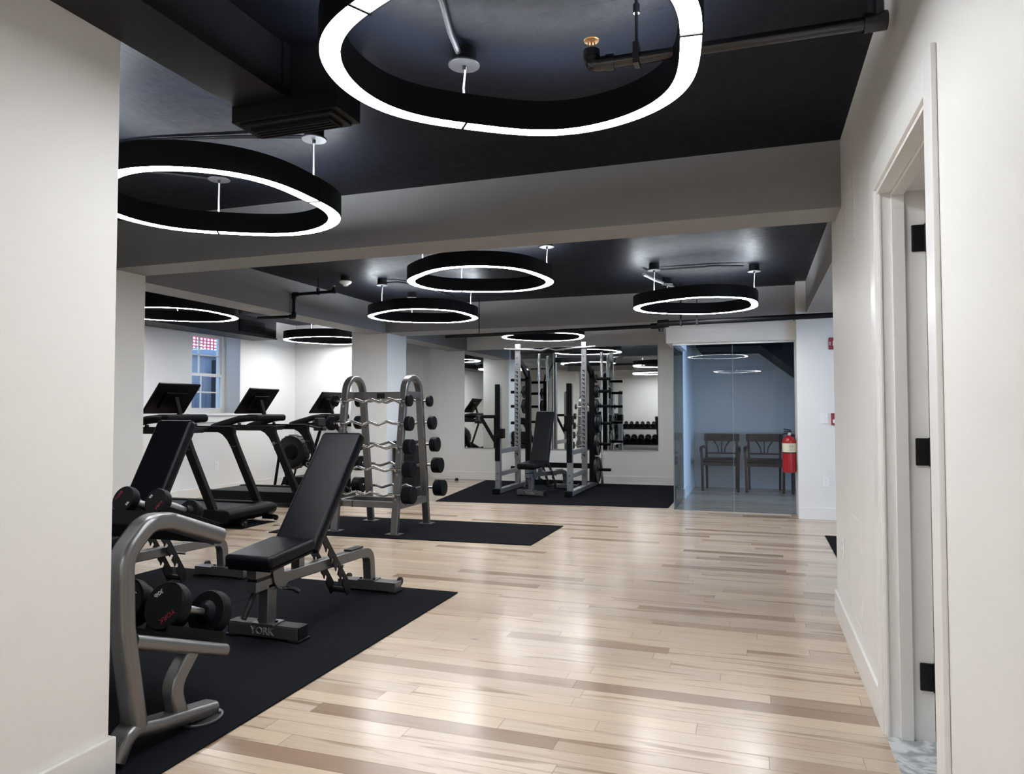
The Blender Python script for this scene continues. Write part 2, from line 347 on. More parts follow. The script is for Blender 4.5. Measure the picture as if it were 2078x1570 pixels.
# baseboards
def bb(name, *b): return struct(MB().box(*b, bev=.004).build(name, 'trim'))
H = .135
bb('baseboard_entry', -2.02, -2.003, -4.5, 1.848, 0, H)
bb('baseboard_rack', -7.4, -2.02, 1.83, 1.847, 0, H)
bb('baseboard_right', .43, .445, 3.10, 4.716, 0, H)
bb('baseboard_right_rear', .43, .445, -4.5, 2.046, 0, H)
bb('baseboard_left', -7.4, -7.383, 1.85, 10.32, 0, H)
bb('baseboard_bay', -7.38, -5.62, 10.303, 10.32, 0, H)
bb('baseboard_back', -5.6, -1.037, 11.803, 11.82, 0, H)
bb('baseboard_lobby', -.93, 2.28, 11.803, 11.82, 0, H)
bb('baseboard_partition', -1.05, -.935, 10.085, 11.80, 0, H)
bb('baseboard_switch', .437, 3.4, 8.623, 8.64, 0, H)
bb('baseboard_column', -4.88, -4.864, 8.92, 9.49, 0, H)
# window in the treadmill bay
wf = struct(MB().m('trim').box(-7.76, -7.68, WY0, WY0+.05, WZ0, WZ1).box(-7.76, -7.68, WY1-.05, WY1, WZ0, WZ1)
    .box(-7.76, -7.68, WY0+.05, WY1-.05, WZ0, WZ0+.03).box(-7.76, -7.68, WY0+.05, WY1-.05, WZ1-.07, WZ1).build('window_1'))
def sash(name, x, z0, z1):
    a, b, w = WY0+.05, WY1-.05, .045
    f = MB().m('trim').box(x, x+.035, a, a+w, z0, z1).box(x, x+.035, b-w, b, z0, z1).box(x, x+.035, a+w, b-w, z0, z0+w).box(x, x+.035, a+w, b-w, z1-w, z1)
    c = (a+b)/2; h = (z0+z1)/2
    f.box(x+.008, x+.027, c-.009, c+.009, z0+w, z1-w).box(x+.008, x+.027, a+w, b-w, h-.009, h+.009)
    o = f.build(name, parent=wf); struct(o)
    g = MB().box(x+.015, x+.02, a+w, b-w, z0+w, z1-w).build('window_pane', 'pane', wf); struct(g)
sash('window_sash', -7.755, 1.72, WZ1-.07); sash('window_sash', -7.715, WZ0+.03, 1.765)
struct(MB().m('trim').box(-7.42, -7.35, WY0-.09, WY1+.09, 1.145, 1.18, bev=.005).box(-7.4, -7.375, WY0-.06, WY1+.06, 1.05, 1.145, bev=.004).build('trim_1'))
struct(MB().m('trim').box(-7.68, -7.42, WY0, WY1, 1.16, 1.18).build('trim_2'))
# outside the window
struct(MB().box(-9.3, -9.0, 6.2, 13, -.4, 2.16).build('wall_outside', 'outwall'))
struct(MB().box(-9.45, -8.93, 6.2, 13, 2.16, 2.27, bev=.01).build('trim_outside', 'conc'))
struct(MB().box(-12.5, -7.85, 4, 14, -.5, -.4).build('ground_outside', 'dirt'))
struct(MB().box(-9.0, -7.86, 10.15, 13.0, -.4, 2.1).build('wall_outside_return', 'dirt'))
nb = MB()
for i in range(56):
    y = 7.2+i*.085; nb.box(-9.215, -9.205, y-.012, y+.012, 2.27, 2.75)
for k in range(9):
    z = 2.285+k*.055; nb.box(-9.216, -9.204, 7.19, 11.9, z-.010, z+.010)
tag(nb.build('safety_netting', 'orange'), 'red safety netting stretched outside above the concrete ledge', 'netting')
# panes for the daylight openings out of sight
struct(MB().box(1.2, 3.0, 4.62, 4.63, .4, 2.3).build('window_2', 'pane'))
struct(MB().box(2.35, 2.365, 9.4, 11.3, .3, 2.2).build('window_3', 'pane'))

# door in the right wall
d = struct(MB().m('trim').box(.43, .445, 2.046, 2.136, 0, 2.14, bev=.004).box(.43, .445, 3.0, 3.10, 0, 2.14, bev=.004).box(.43, .445, 2.136, 3.0, 2.035, 2.14, bev=.004).build('trim_3'))
struct(MB().m('trim').box(.44, .60, 2.985, 3.0, 0, 2.035).box(.44, .60, 2.136, 2.151, 0, 2.035).box(.44, .60, 2.151, 2.985, 2.02, 2.035)
    .box(.487, .53, 2.97, 2.985, 0, 2.02, bev=.002).box(.487, .53, 2.151, 2.166, 0, 2.02, bev=.002).box(.487, .53, 2.166, 2.97, 2.005, 2.02, bev=.002)
    .box(.445, .452, 2.978, 2.985, 0, 2.02).build('trim_4'))
dr = struct(MB().m('trim').box(.607, 1.40, 2.942, 2.98, .012, 2.02, bev=.002).build('door_1'))
for z in (1.84, 1.05, .235):
    h = MB().m('black').box(.553, .598, 2.976, 2.986, z-.05, z+.05, bev=.004).box(.603, .612, 2.94, 2.986, z-.05, z+.05)
    h.lathe([(.0075, -.052), (.0075, .052)], (.602, 2.976, z), n=12)
    struct(h.build('door_hinge', parent=dr))
# second door at the end of the mirror wall
d2 = struct(MB().m('trim').box(-5.62, -5.60, 10.42, 10.52, 0, 2.12).box(-5.62, -5.60, 11.45, 11.55, 0, 2.12).box(-5.62, -5.60, 10.42, 11.55, 2.12, 2.22).build('trim_5'))
struct(MB().m('trim').box(-5.62, -5.608, 10.52, 11.45, .01, 2.12).build('door_2'))
# flush access panels on the right wall
def panel(name, y0, y1, z0, z1, label):
    t = MB().m('wall').box(.4435, .445, y0, y1, z0, z1).box(.442, .4435, y0, y0+.012, z0, z1).box(.442, .4435, y1-.012, y1, z0, z1).box(.442, .4435, y0+.012, y1-.012, z0, z0+.012).box(.442, .4435, y0+.012, y1-.012, z1-.012, z1)
    tag(t.build(name), label, 'access panel')
panel('access_panel', 3.65, 4.02, 2.0, 2.33, 'flush white access panel high on the wall past the door')
panel('access_panel', 3.60, 4.02, .20, .69, 'flush white access panel low on the wall above the baseboard')

# ------------------------------------------------------------------ ring lamps
RO, RA, RB2, RW = .624, .052, -.0093, .066
def rad(t): return RO*(1+RA*math.cos(3*t)+RB2*math.cos(6*t))
def curve(t, off):
    r = rad(t); dr = -RO*(3*RA*math.sin(3*t)+6*RB2*math.sin(6*t))
    tx, ty = dr*math.cos(t)-r*math.sin(t), dr*math.sin(t)+r*math.cos(t); l = math.hypot(tx, ty)
    nx, ny = ty/l, -tx/l
    return (r*math.cos(t)-off*nx, r*math.sin(t)-off*ny)
def ring_lamp(x, y, z, ph, label, so=(0, 0, 0), glow='glow'):
    t = thing('ring_lamp', label, 'ceiling lamp', (x, y, z), ph, 'ring lamps under the dark ceiling')
    N = 132
    A = [PI/3+2*PI*k/3+math.radians(so[k]) for k in range(3)]
    R = []
    for i in range(N):
        a = 2*PI*i/N; R.append([(*curve(a, -.003), .0), (*curve(a, -.003), .118), (*curve(a, .006), .118), (*curve(a, .006), .112), (*curve(a, RW-.006), .112), (*curve(a, RW-.006), .118), (*curve(a, RW+.003), .118), (*curve(a, RW+.003), 0), (*curve(a, RW), 0), (*curve(a, RW), .008), (*curve(a, 0), .008), (*curve(a, 0), 0)])
    MB().m('lamp').rings(R, True).build('housing', parent=t)
    for k in range(3):
        for nm, mt, z0, z1, e in (('diffuser', glow, .001, .007, .001), ('upper_diffuser', 'glow_up', .1125, .116, .009)):
            R = []
            a0, a1 = A[k]+.009, (A[(k+1) % 3]+(2*PI if k == 2 else 0))-.009
            for i in range(45):
                a = a0+(a1-a0)*i/44; R.append([(*curve(a, e), z0), (*curve(a, RW-e), z0), (*curve(a, RW-e), z1), (*curve(a, e), z1)])
            MB().m(mt).rings(R).build(nm, parent=t)
        a = A[k]; cx, cy = curve(a, RW/2); hz = CZ-z
        MB().m('lamp').prism([curve(a-.0085, -.005), curve(a+.0085, -.005), curve(a+.0085, RW+.005), curve(a-.0085, RW+.005)], -.003, .1195, 'z').build('joint_clip', parent=t)
        MB().m('cable').tube([(cx, cy, .112), (cx+.002, cy, hz*.5), (cx-.006, cy, hz-.075), (cx+.004, cy, hz-.06)], .0042, 8).build('cable', parent=t)
        MB().m('lamp').lathe([(.05, hz-.062), (.05, hz)], (cx, cy, 0), n=24).m('plate_grey').lathe([(.062, hz-.068), (.064, hz-.066), (.064, hz-.06), (.05, hz-.06)], (cx, cy, 0), n=28).lathe([(.009, hz-.085), (.009, hz-.066)], (cx, cy, 0), n=10).build('canopy', parent=t)
    return t
RL = [(-.731, 2.219, 2.347, -3.027, 'black ring lamp hanging below the sprinkler pipe at the entrance'),
 (-2.684, 3.048, 2.273, -1.04, 'black ring lamp over the benches, between duct end and white beam'),
 (-2.233, 5.724, 2.321, -3.306, 'black ring lamp just behind the long white beam'),
 (-3.62, 7.477, 2.292, -3.168, 'black ring lamp close to the middle column, above the curl bar rack'),
 (-.556, 7.542, 2.271, -3.183, 'black ring lamp in front of the glass partition'),
 (-3.001, 10.364, 2.317, 1.35, 'black ring lamp over the power rack by the mirror'),
 (-6.109, 6.345, 2.275, -.927, 'black ring lamp over the first treadmill beside the window duct'),
 (-6.219, 9.485, 2.289, -2.684, 'black ring lamp in the corner of the treadmill bay behind the column')]
SO = [(-11.5, -7.1, 4.8), (6.1, 9.3, 0), (2, 18, 18), (1.2, 8.8, 11.6), (-10.5, 0, 11.3), (-8.9, 0, 0), (-3.6, 6.4, 0), (12.5, 0, -13.8)]
for a, so in zip(RL, SO): ring_lamp(*a, so)
ring_lamp(-.52, -2.98, 2.30, .1, 'black ring lamp in the entrance corridor, seen as a reflection in the glass partition', glow='glow_bright')
def conduit(pts, label, r=.009, mt='duct'):
    tag(MB().m(mt).tube(fillet(pts, .12, 5), r, 8).build('ceiling_conduit'), label, 'conduit')
conduit([(-1.10, 2.575, 2.622), (-1.085, 2.46, 2.642), (-1.03, 2.26, 2.645), (-.98, 1.7, 2.645), (-.9, .2, 2.645)], 'dark flexible conduit running from the entrance lamp canopy along the ceiling', .012, 'conduit')
conduit([(-2.23, 3.15, 2.635), (-2.6, 3.06, 2.648), (-3.05, 2.95, 2.648), (-3.6, 2.9, 2.648)], 'dark conduit on the ceiling between two lamp canopies over the benches')
conduit([(-3.16, 3.56, 2.64), (-3.35, 3.42, 2.648), (-4.2, 2.9, 2.648)], 'dark conduit from the lamp canopy beside the white beam toward the rack wall')
conduit([(-3.05, 3.58, 2.648), (-2.75, 3.85, 2.648), (-2.65, 4.17, 2.648)], 'thin dark conduit from lamp canopy to the white beam')
conduit([(-.10, 7.42, 2.635), (-.35, 7.36, 2.645), (-1.02, 7.36, 2.64)], 'dark conduit linking two lamp canopies before the glass partition')
conduit([(-1.08, 7.38, 2.61), (-1.0, 7.7, 2.60), (-.9, 8.2, 2.62), (-.85, 8.86, 2.64)], 'pale conduit from lamp canopy back to the cross beam', .018, 'silver')
conduit([(-3.92, 7.06, 2.63), (-3.75, 7.12, 2.645), (-3.62, 7.6, 2.645), (-3.6, 8.3, 2.648)], 'dark conduit from the lamp canopy above the curl bar rack')

# ------------------------------------------------------------------ ducts, pipes, ceiling devices
t = thing('air_duct', 'black air duct along the ceiling over the entrance wall', 'duct', (0, 0, 0))
MB().m('duct').box(-2.02, -1.755, -4.5, 2.38, 2.45, CZ, bev=.003).box(-1.76, -1.745, 1.18, 1.215, 2.45, CZ).box(-1.76, -1.745, 2.34, 2.38, 2.45, CZ).build('duct_run', parent=t)
MB().m('duct').box(-2.03, -1.53, 2.385, 2.56, 2.385, CZ, bev=.003).box(-2.0, -1.56, 2.40, 2.545, 2.372, 2.385, bev=.003).build('plenum_box', parent=t)
g = MB().m('duct').box(-1.97, -1.59, 2.43, 2.52, 2.362, 2.372)
for i in range(4): g.box(-1.96, -1.60, 2.437+i*.022, 2.444+i*.022, 2.357, 2.362)
g.build('grille', parent=t)
t = thing('air_duct', 'black air duct with side vents above the window', 'duct', (0, 0, 0))
MB().m('duct').box(-7.27, -6.83, 3.0, 9.05, 2.297, 2.57, bev=.004).box(-7.27, -6.82, 3.0, 9.06, 2.282, 2.297).build('duct_run', parent=t)
for y in (6.3, 8.5):
    g = MB().m('satin').box(-6.825, -6.815, y-.27, y+.27, 2.33, 2.50, bev=.003)
    for i in range(5): g.box(-6.815, -6.808, y-.235, y+.235, 2.35+i*.028, 2.36+i*.028)
    g.build('vent_grille', parent=t)
for y in (4.5, 7.3): MB().m('pipe').tube([(-7.05, y, 2.56), (-7.05, y, CZ)], .008, 8).build('hanger', parent=t)
# sprinkler branch by the entrance lamp
t = thing('sprinkler_pipe', 'black sprinkler pipe with a brass head above the entrance lamp', 'pipe', (0, 0, 0))
pz = 2.442
MB().m('pipe_lit').tube([(-.53, 2.492, pz), (.40, 2.575, pz+.035)], .021, 16).build('pipe_run', parent=t)
e = fillet([(-.465, 2.496, pz), (-.545, 2.491, pz), (-.545, 2.491, pz+.045)], .045, 6)
MB().m('pipe_lit').tube(e, .026, 16).lathe([(.030, -.014), (.030, .014)], (-.478, 2.4955, pz), (1, .0625, 0), 18).lathe([(.030, -.012), (.030, .012)], (-.545, 2.491, pz+.04), n=18).build('elbow', parent=t)
MB().m('pipe_lit').lathe([(.031, -.035), (.031, .035)], (.385, 2.574, pz+.035), (1, .06, .035), 18).lathe([(.028, 0), (.028, .06)], (.385, 2.574, pz+.035), n=16).lathe([(.02, .05), (.02, .18)], (.385, 2.574, pz+.035), n=14).build('tee', parent=t)
b = MB().m('brass').lathe([(.014, .0), (.014, .014), (.009, .02), (.009, .022)], (-.545, 2.491, pz+.042), n=14)
b.tube([(-.557, 2.491, pz+.06), (-.556, 2.491, pz+.085)], .003, 6).tube([(-.533, 2.491, pz+.06), (-.534, 2.491, pz+.085)], .003, 6).tube([(-.545, 2.491, pz+.06), (-.545, 2.491, pz+.085)], .0035, 6)
b.lathe([(.004, .084), (.026, .086), (.028, .090), (.022, .093), (.004, .092)], (-.545, 2.491, pz), n=20).build('sprinkler_head', parent=t)
MB().m('pipe_lit').tube([(-.385, 2.501, pz+.02), (-.385, 2.501, CZ)], .006, 8).lathe([(.012, .165), (.012, .198)], (-.385, 2.501, pz), n=10).box(-.396, -.374, 2.476, 2.526, pz-.024, pz+.055, bev=.003).build('hanger', parent=t)
# main pipe in front of the glass partition
t = thing('sprinkler_main', 'thick black pipe crossing above the glass partition', 'pipe', (0, 0, 0))
a, b = Vector((1.9, 8.05, 2.205)), Vector((-1.0, 8.33, 2.205))
MB().m('pipe').tube([a, b], .030, 16).build('pipe_run', parent=t)
c2 = Vector((-1.05, 8.40, 2.19)); e2 = Vector((-3.9, 8.72, 2.19))
MB().m('pipe').tube([c2, e2], .021, 14).build('branch_pipe', parent=t)
MB().m('pipe').lathe([(.045, -.06), (.045, .06)], b, (1, -.1, 0), 18).lathe([(.04, -.05), (.04, .05)], (-1.03, 8.38, 2.19), (0, 1, 0), 16).lathe([(.034, -.05), (.034, .05)], c2+Vector((-.05, .01, 0)), (1, -.1, 0), 16).lathe([(.03, -.05), (.03, .03)], (-1.03, 8.36, 2.17), (0, 0, 1), 14).build('tee', parent=t)
for x, r in ((-.80, .011), (-.62, .005), (1.3, .006)):
    yy = 8.33-(x+1)*.0966
    MB().m('pipe').tube([(x, yy, 2.235), (x, yy, CZ)], r, 8).lathe([(r+.006, .06), (r+.006, .12)], (x, yy, 2.235), n=10).box(x-.011, x+.011, yy-.034, yy+.034, 2.172, 2.25, bev=.003).build('hanger', parent=t)
MB().m('pipe').tube([(-3.4, 8.665, 2.19), (-3.4, 8.665, CZ)], .006, 8).build('hanger', parent=t)
# pipe stepping over the side beam
t = thing('sprinkler_offset', 'black pipe stepping down around the side beam', 'pipe', (0, 0, 0))
p = [(-4.32, 6.70, 2.50), (-4.83, 6.70, 2.495), (-4.83, 6.70, 2.25), (-5.28, 6.67, 2.25)]
MB().m('pipe').tube(fillet(p, .04, 5), .017, 14).build('pipe_run', parent=t)
for q in p[1:3]: MB().m('pipe').lathe([(.026, -.028), (.026, .028)], (q[0], q[1], q[2]+(-.02 if q[2] > 2.4 else .02)), n=14).lathe([(.026, -.03), (.026, .03)], (q[0]+(.02 if q[2] > 2.4 else -.02), q[1], q[2]), (1, 0, 0), 14).build('elbow', parent=t)
MB().m('pipe').lathe([(.024, -.02), (.024, .03)], (-4.32, 6.70, 2.50), n=14).lathe([(.010, .02), (.010, .05)], (-4.32, 6.70, 2.50), n=10).m('brass').lathe([(.006, .05), (.018, .062), (.018, .066)], (-4.32, 6.70, 2.50), n=14).build('sprinkler_head', parent=t)
MB().m('pipe').tube([(-4.52, 6.70, 2.51), (-4.52, 6.70, CZ)], .005, 8).box(-4.53, -4.51, 6.68, 6.72, 2.475, 2.55, bev=.003).build('hanger', parent=t)
t = thing('smoke_detector', 'white round smoke detector on a black ceiling base', 'smoke detector', (-4.20, 6.74, CZ-.10))
MB().m('lamp').lathe([(.05, .045), (.055, .10)], n=24).build('base', parent=t)
MB().m('plate').lathe([(.02, .0), (.028, .004), (.03, .014), (.055, .026), (.064, .038), (.064, .05), (.05, .055)], n=32).build('sensor_head', parent=t)

# ------------------------------------------------------------------ rubber mats
def mat_poly(pts, label, th=.009):
    tag(MB().m('rubber').prism(pts, .0005, th, 'z', bev=.002, seg=1).build('rubber_mat'), label, 'mat', None)
mat_poly([(-1.88, 1.35), (-1.88, 4.41), (-3.095, 4.41), (-3.095, 1.35)], 'black rubber mat under the reclined bench with the angled backrest')
mat_poly([(-3.10, 1.86), (-3.10, 4.42), (-4.32, 4.42), (-4.32, 1.86)], 'black rubber mat under the bench with the steep backrest')
mat_poly([(-4.59, 5.99), (-1.92, 6.165), (-1.92, 7.30), (-4.66, 7.16)], 'black rubber mat under the curl bar rack')
mat_poly([(-4.07, 8.78), (-1.045, 9.07), (-1.06, 11.78), (-4.46, 11.68)], 'large black rubber mat under the power rack')
mat_poly([(-6.85, 6.08), (-4.99, 6.08), (-4.99, 6.62), (-6.85, 6.62)], 'black rubber mat under the first treadmill', .006)
mat_poly([(.61, 5.3), (2.4, 5.3), (2.4, 7.52), (.61, 7.52)], 'black rubber mat past the end of the door wall')

# ------------------------------------------------------------------ adjustable benches
def bench(x, y, rz, ang, label):
    t = thing('weight_bench', label, 'bench', (x, y, .009), rz, 'adjustable weight benches')
    f = MB().m('gun').box(-.215, .215, -.045, .045, .012, .075, bev=.004)
    f.box(-.07, .07, -.05, .05, .075, .083, bev=.002)
    for s in (-.055, .055): f.m('black').lathe([(.009, 0), (.009, .009)], (s, 0, .083), n=6)
    ff = f.build('front_foot', parent=t)
    for s in (-1, 1): MB().m('black').box(min(s*.21, s*.08), max(s*.21, s*.08), -.042, .042, .0745, .078).box(min(s*.228, s*.16), max(s*.228, s*.16), -.052, .052, 0, .014, bev=.004).box(min(s*.222, s*.212), max(s*.222, s*.212), -.04, .04, .01, .0775).build('foot_pad', parent=t)
    MB().m('letter').text('YORK', .054, .004, facing((0, -.0465, .043), (1, 0, 0), (0, 0, 1))).build('lettering', parent=ff)
    MB().m('gun').sweep([(0, -.005, .08), (0, .0, .28)], rr(.06, .075, .006), (1, 0, 0)).build('post', parent=t)
    MB().m('gun').box(-.03, .03, -.135, .12, .262, .315, bev=.004).m('black').box(-.029, .029, -.128, .05, .315, .33).m('gun').box(-.03, .03, -.135, .06, .33, .385, bev=.004).build('seat_rail', parent=t)
    sec = [(.0, .38), (-.01, .34), (0, .29), (.03, .25), (.06, .232), (.085, .24), (.14, .275), (.14, .31), (.085, .33), (.075, .40), (.055, .408), (.04, .39), (.03, .37)]
    MB().m('gun').prism(sec, .032, .040, 'x', bev=.0015, seg=1).prism(sec, -.040, -.032, 'x', bev=.0015, seg=1).m('black').lathe([(.014, 0), (.014, .01)], (.04, .065, .385), (1, 0, 0), 14).build('pivot_plate', parent=t)
    MB().m('chrome').lathe([(.008, 0), (.008, .04)], (.04, .055, .248), (1, .3, 0), 12).m('black').tube([(.072, .07, .246), (.10, .085, .24), (.125, .10, .222)], .011, 10).build('pop_pin', parent=t)
    beam = fillet([(0, .06, .292), (0, .90, .272), (0, 1.04, .255), (0, 1.055, .08)], [.1, .13], 8)
    MB().m('gun').sweep(beam, rr(.06, .062, .006), (1, 0, 0)).build('main_beam', parent=t)
    MB().m('black').box(-.028, .028, .78, .93, .306, .316, bev=.003).build('beam_pad', parent=t)
    q = MB().m('gun').box(-.215, .215, 1.01, 1.10, .012, .070, bev=.004).box(-.06, .06, 1.005, 1.105, .070, .078, bev=.002)
    for s in (-.05, .05): q.m('black').lathe([(.009, 0), (.009, .009)], (s, 1.03, .078), n=6)
    q.m('black').box(-.22, -.17, 1.0, 1.11, 0, .014, bev=.004).box(.17, .22, 1.0, 1.11, 0, .014, bev=.004)
    q.build('rear_foot', parent=t)
    for s in (-1, 1): MB().m('black').lathe([(.026, 0), (.030, .004), (.030, .018), (.026, .022)], (s*.195-.011, 1.118, .058), (1, 0, 0), 20).build('wheel', parent=t)
    MB().m('black').tube([(-.02, -.08, .262), (-.02, -.165, .135)], .0145, 14).build('grip_handle', parent=t)
    # pads
    MB().m('vinyl').at(Matrix.Translation((0, -.17, .385)) @ Matrix.Rotation(math.radians(5), 4, 'X')).box(-.145, .145, .0, .40, .0, .072, bev=.024, seg=4).box(-.13, .13, .015, .385, -.008, .002).build('seat', parent=t)
    mx = Matrix.Translation((0, .25, .412)) @ Matrix.Rotation(math.radians(ang), 4, 'X')
    MB().m('vinyl').at(mx).box(-.145, .145, -.02, .80, -.012, .055, bev=.026, seg=4).m('black').box(-.13, .13, .0, .78, -.022, -.010).build('backrest', parent=t)
    MB().m('gun').box(-.028, .028, .235, .285, .29, .37, bev=.003).m('black').at(mx).box(-.03, .03, .02, .62, -.055, -.02, bev=.004).build('back_bracket', parent=t)
    # ladder brace hanging from the back of the pad
    topp = mx @ Vector((0, .16, -.04)); d = Vector((0, .70-topp.y, .11-topp.z)) if ang < 55 else Vector((0, .62-topp.y, .11-topp.z)); Ln = d.length; d.normalize()
    e = Vector((0, d.z, -d.y))
    if e.y > 0: e = -e
    def P(u, w): v = topp+d*u+e*w; return (v.y, v.z)
    pts = [P(0, -.022), P(Ln, -.022), P(Ln+.045, .01), P(Ln+.03, .045), P(Ln-.06, .038)]
    for k in range(4):
        u = Ln-.06-.085*k-.01; pts += [P(u, .034), P(u-.015, .006), P(u-.045, .006), P(u-.03, .036), P(u-.05, .03)]
    pts += [P(.06, .02), P(0, .02)]
    for s in (-1, 1): MB().m('black').prism(pts, s*.058-.0035, s*.058+.0035, 'x').build('ladder_brace', parent=t)
    pe = P(Ln+.015, .018)
    MB().m('black').tube([(-.06, pe[0], pe[1]), (.06, pe[0], pe[1])], .017, 12).build('brace_crossbar', parent=t)
    MB().m('chrome').tube([(-.075, .62, .25), (.075, .62, .25)], .009, 12).build('brace_pin', parent=t)
    return t
bench(-2.462, 3.215, 0, 51, 'grey framed bench with backrest reclined, on the mat edge nearer the open floor')
bench(-3.675, 3.23, 0, 62, 'grey framed bench with steep backrest, partly behind the dumbbell rack')
bench(-3.02, 9.72, -.22, 76, 'bench with near upright backrest standing inside the power rack')

# ------------------------------------------------------------------ dumbbell rack
RX0, RX1 = -2.05, -4.30
TILT = math.radians(-20.5)
t = thing('dumbbell_rack', 'two tier grey framed dumbbell rack against the entrance wall', 'rack', (0, 0, .009))
for X in (RX0, RX1):
    pth = fillet([(X, 1.965, .10), (X, 1.905, .46), (X, 1.895, .70), (X, 2.0, .80), (X, 2.10, .79), (X, 2.355, .695)], [.3, .12, .1, .06], 7)
    MB().m('gun').sweep(pth, rr(.085, .064, .026, 5), (1, 0, 0)).m('black').sweep([(X, 2.353, .6957), (X, 2.358, .694)], rr(.08, .06, .026, 5), (1, 0, 0)).build('side_upright', parent=t)
    MB().m('gun').sweep([(X, 1.94, .40), (X, 2.39, .232)], rr(.075, .052, .022, 5), (1, 0, 0)).build('lower_arm', parent=t)
    MB().m('gun').sweep(fillet([(X, 2.215, .285), (X, 2.12, .18), (X, 2.165, .055)], .15, 6), rr(.06, .06, .012, 4), (1, 0, 0)).build('strut', parent=t)
    MB().m('gun').sweep(fillet([(X, 1.874, .022), (X, 1.925, .105), (X, 2.05, .075), (X, 2.33, .028)], [.06, .14], 7), rr(.085, .055, .022, 5), (1, 0, 0)).build('foot', parent=t)
    pd = [(X+.075*math.cos(a), 2.285+.085*math.sin(a)) for a in [2*PI*k/24 for k in range(24)]]
    MB().m('gun').prism(pd, 0, .012, 'z', bev=.004).m('black').lathe([(.007, .012), (.007, .018)], (X+.045, 2.33, 0), n=8).build('floor_pad', parent=t)
TY = ((2.16, .748+.06), (2.20, .345))     # tier origin (y, z) at the back of the tray surface
tiers = [(2.13, .812), (2.165, .357)]
for (y0, z0) in tiers:
    mx = Matrix.Translation((0, y0, z0)) @ Matrix.Rotation(TILT, 4, 'X')
    MB().m('satin').at(mx).box(RX1+.05, RX0-.06, .0, .012, -.055, .004).box(RX1+.05, RX0-.06, .0, .30, -.055, -.047).box(RX1+.05, RX0-.06, .288, .30, -.055, .004).build('tray', parent=t)
    for X in (RX0-.055, RX1+.045): MB().m('satin').at(mx).box(X-.004, X+.004, -.01, .31, -.06, .03, bev=.002).build('tray_end_plate', parent=t)
def db_mesh(r, th, L, lbs, mark):
    parts = []
    prof = lambda s: [(r*.5, 0), (r*.94, 0), (r*.985, .004), (r, .010), (r, th-.010), (r*.985, th-.004), (r*.95, th), (r*.5, th)]
    parts.append(('head', MB().m('db').lathe(prof(1), (0, -L/2, 0), (0, 1, 0), 40).m('db').lathe([(r*.55, 0), (r*.36, .018), (.022, .024)], (0, -L/2+th-.001, 0), (0, 1, 0), 24)))
    parts.append(('head', MB().m('db').lathe(prof(1), (0, L/2-th, 0), (0, 1, 0), 40).m('db').lathe([(r*.55, 0), (r*.36, .018), (.022, .024)], (0, L/2-th+.001, 0), (0, -1, 0), 24)))
    parts.append(('handle', MB().m('steel').tube([(0, -L/2+th, 0), (0, -L/2+th+.03, 0), (0, 0, 0), (0, L/2-th-.03, 0), (0, L/2-th, 0)], [.0155, .0155, .0175, .0155, .0155], 18)))
    if lbs:
        th_ = math.radians(mark); R = Vector((math.cos(th_), 0, math.sin(th_))); U = Vector((-math.sin(th_), 0, math.cos(th_)))
        parts.append(('weight_lettering', MB().m('whiteink').text(lbs, r*.27, .0006, facing(Vector((0, -L/2-.0008, 0))-U*r*.62, R, U))))
        parts.append(('maker_lettering', MB().m('redink').text('YORK', r*.30, .0006, facing(Vector((0, -L/2-.0008, 0))+U*r*.52, R, U))))
    return parts
def dumbbell(x, tier, r, th, L, lbs, mark, label, group=None):
    y0, z0 = tiers[tier]
    mx = Matrix.Translation((0, y0, z0)) @ Matrix.Rotation(TILT, 4, 'X')
    c = mx @ Vector((x, .165 if tier == 0 else .195, r+.004))
    o = thing('dumbbell', label, 'dumbbell', (c.x, c.y, c.z+.009), 0, group); o.rotation_euler = (TILT, 0, 0)
    hd = None
    for nm, b in db_mesh(r, th, L, lbs, mark):
        q = b.build(nm, parent=hd if 'lettering' in nm else o)
        hd = hd or q
    return o
def saddles(x, tier, r):
    y0, z0 = tiers[tier]; mx = Matrix.Translation((0, y0, z0)) @ Matrix.Rotation(TILT, 4, 'X')
    for yy in ((.075, .255) if tier == 0 else (.075, .285)):
        arc = [(x+(r+.004)*math.cos(a), r+.004+(r+.002)*math.sin(a)) for a in [math.radians(225+90*k/8) for k in range(9)]]
        poly = arc+[(x+r*.72, -.047), (x-r*.72, -.047)]
        MB().m('satin').at(mx).prism(poly, yy-.012, yy+.012, 'y').build('saddle', parent=t)
G = 'dumbbells farther along the rack, seen in the mirror'
tops = [(-2.26, .056, '5lb', 241), (-2.425, .056, '5lb', 60)]
x = -2.26
for i in range(12):
    r = .052+.0019*i; X = -2.215-.163*i
    saddles(X, 0, r)
    lab = ('small black dumbbell on the upper tier next to the rack end, white and red print', 'small black dumbbell second from the frame end on the upper tier')[i] if i < 2 else 'black dumbbell farther along the upper tier, seen in the mirror'
    if i == 0: dumbbell(X, 0, r, .034, .215, '5lb', 238, lab)
    elif i == 1: dumbbell(X, 0, r, .034, .215, '5lb', 60, lab)
    elif i == 2: src = dumbbell(X, 0, r, .036, .22, None, 0, lab, G+' (upper)')
    else:
        o = dup(src); o.location.x = X; o.rotation_euler = (TILT, random.uniform(-1, 1), 0)
        o.rotation_euler = (TILT, 0, 0)
for i in range(10):
    r = .0935; X = -2.205-.205*i
    saddles(X, 1, r)
    if i == 0: dumbbell(X, 1, r, .055, .30, '30lb', 221, 'large black dumbbell at the rack end of the lower tier with white print')
    elif i == 1: dumbbell(X, 1, r, .055, .30, '30lb', 140, 'large black dumbbell second from the frame end on the lower tier')
    elif i == 2: src = dumbbell(X, 1, r, .055, .30, None, 0, 'large black dumbbell farther along the lower tier, seen in the mirror', G+' (lower)')
    else: o = dup(src); o.location.x = X

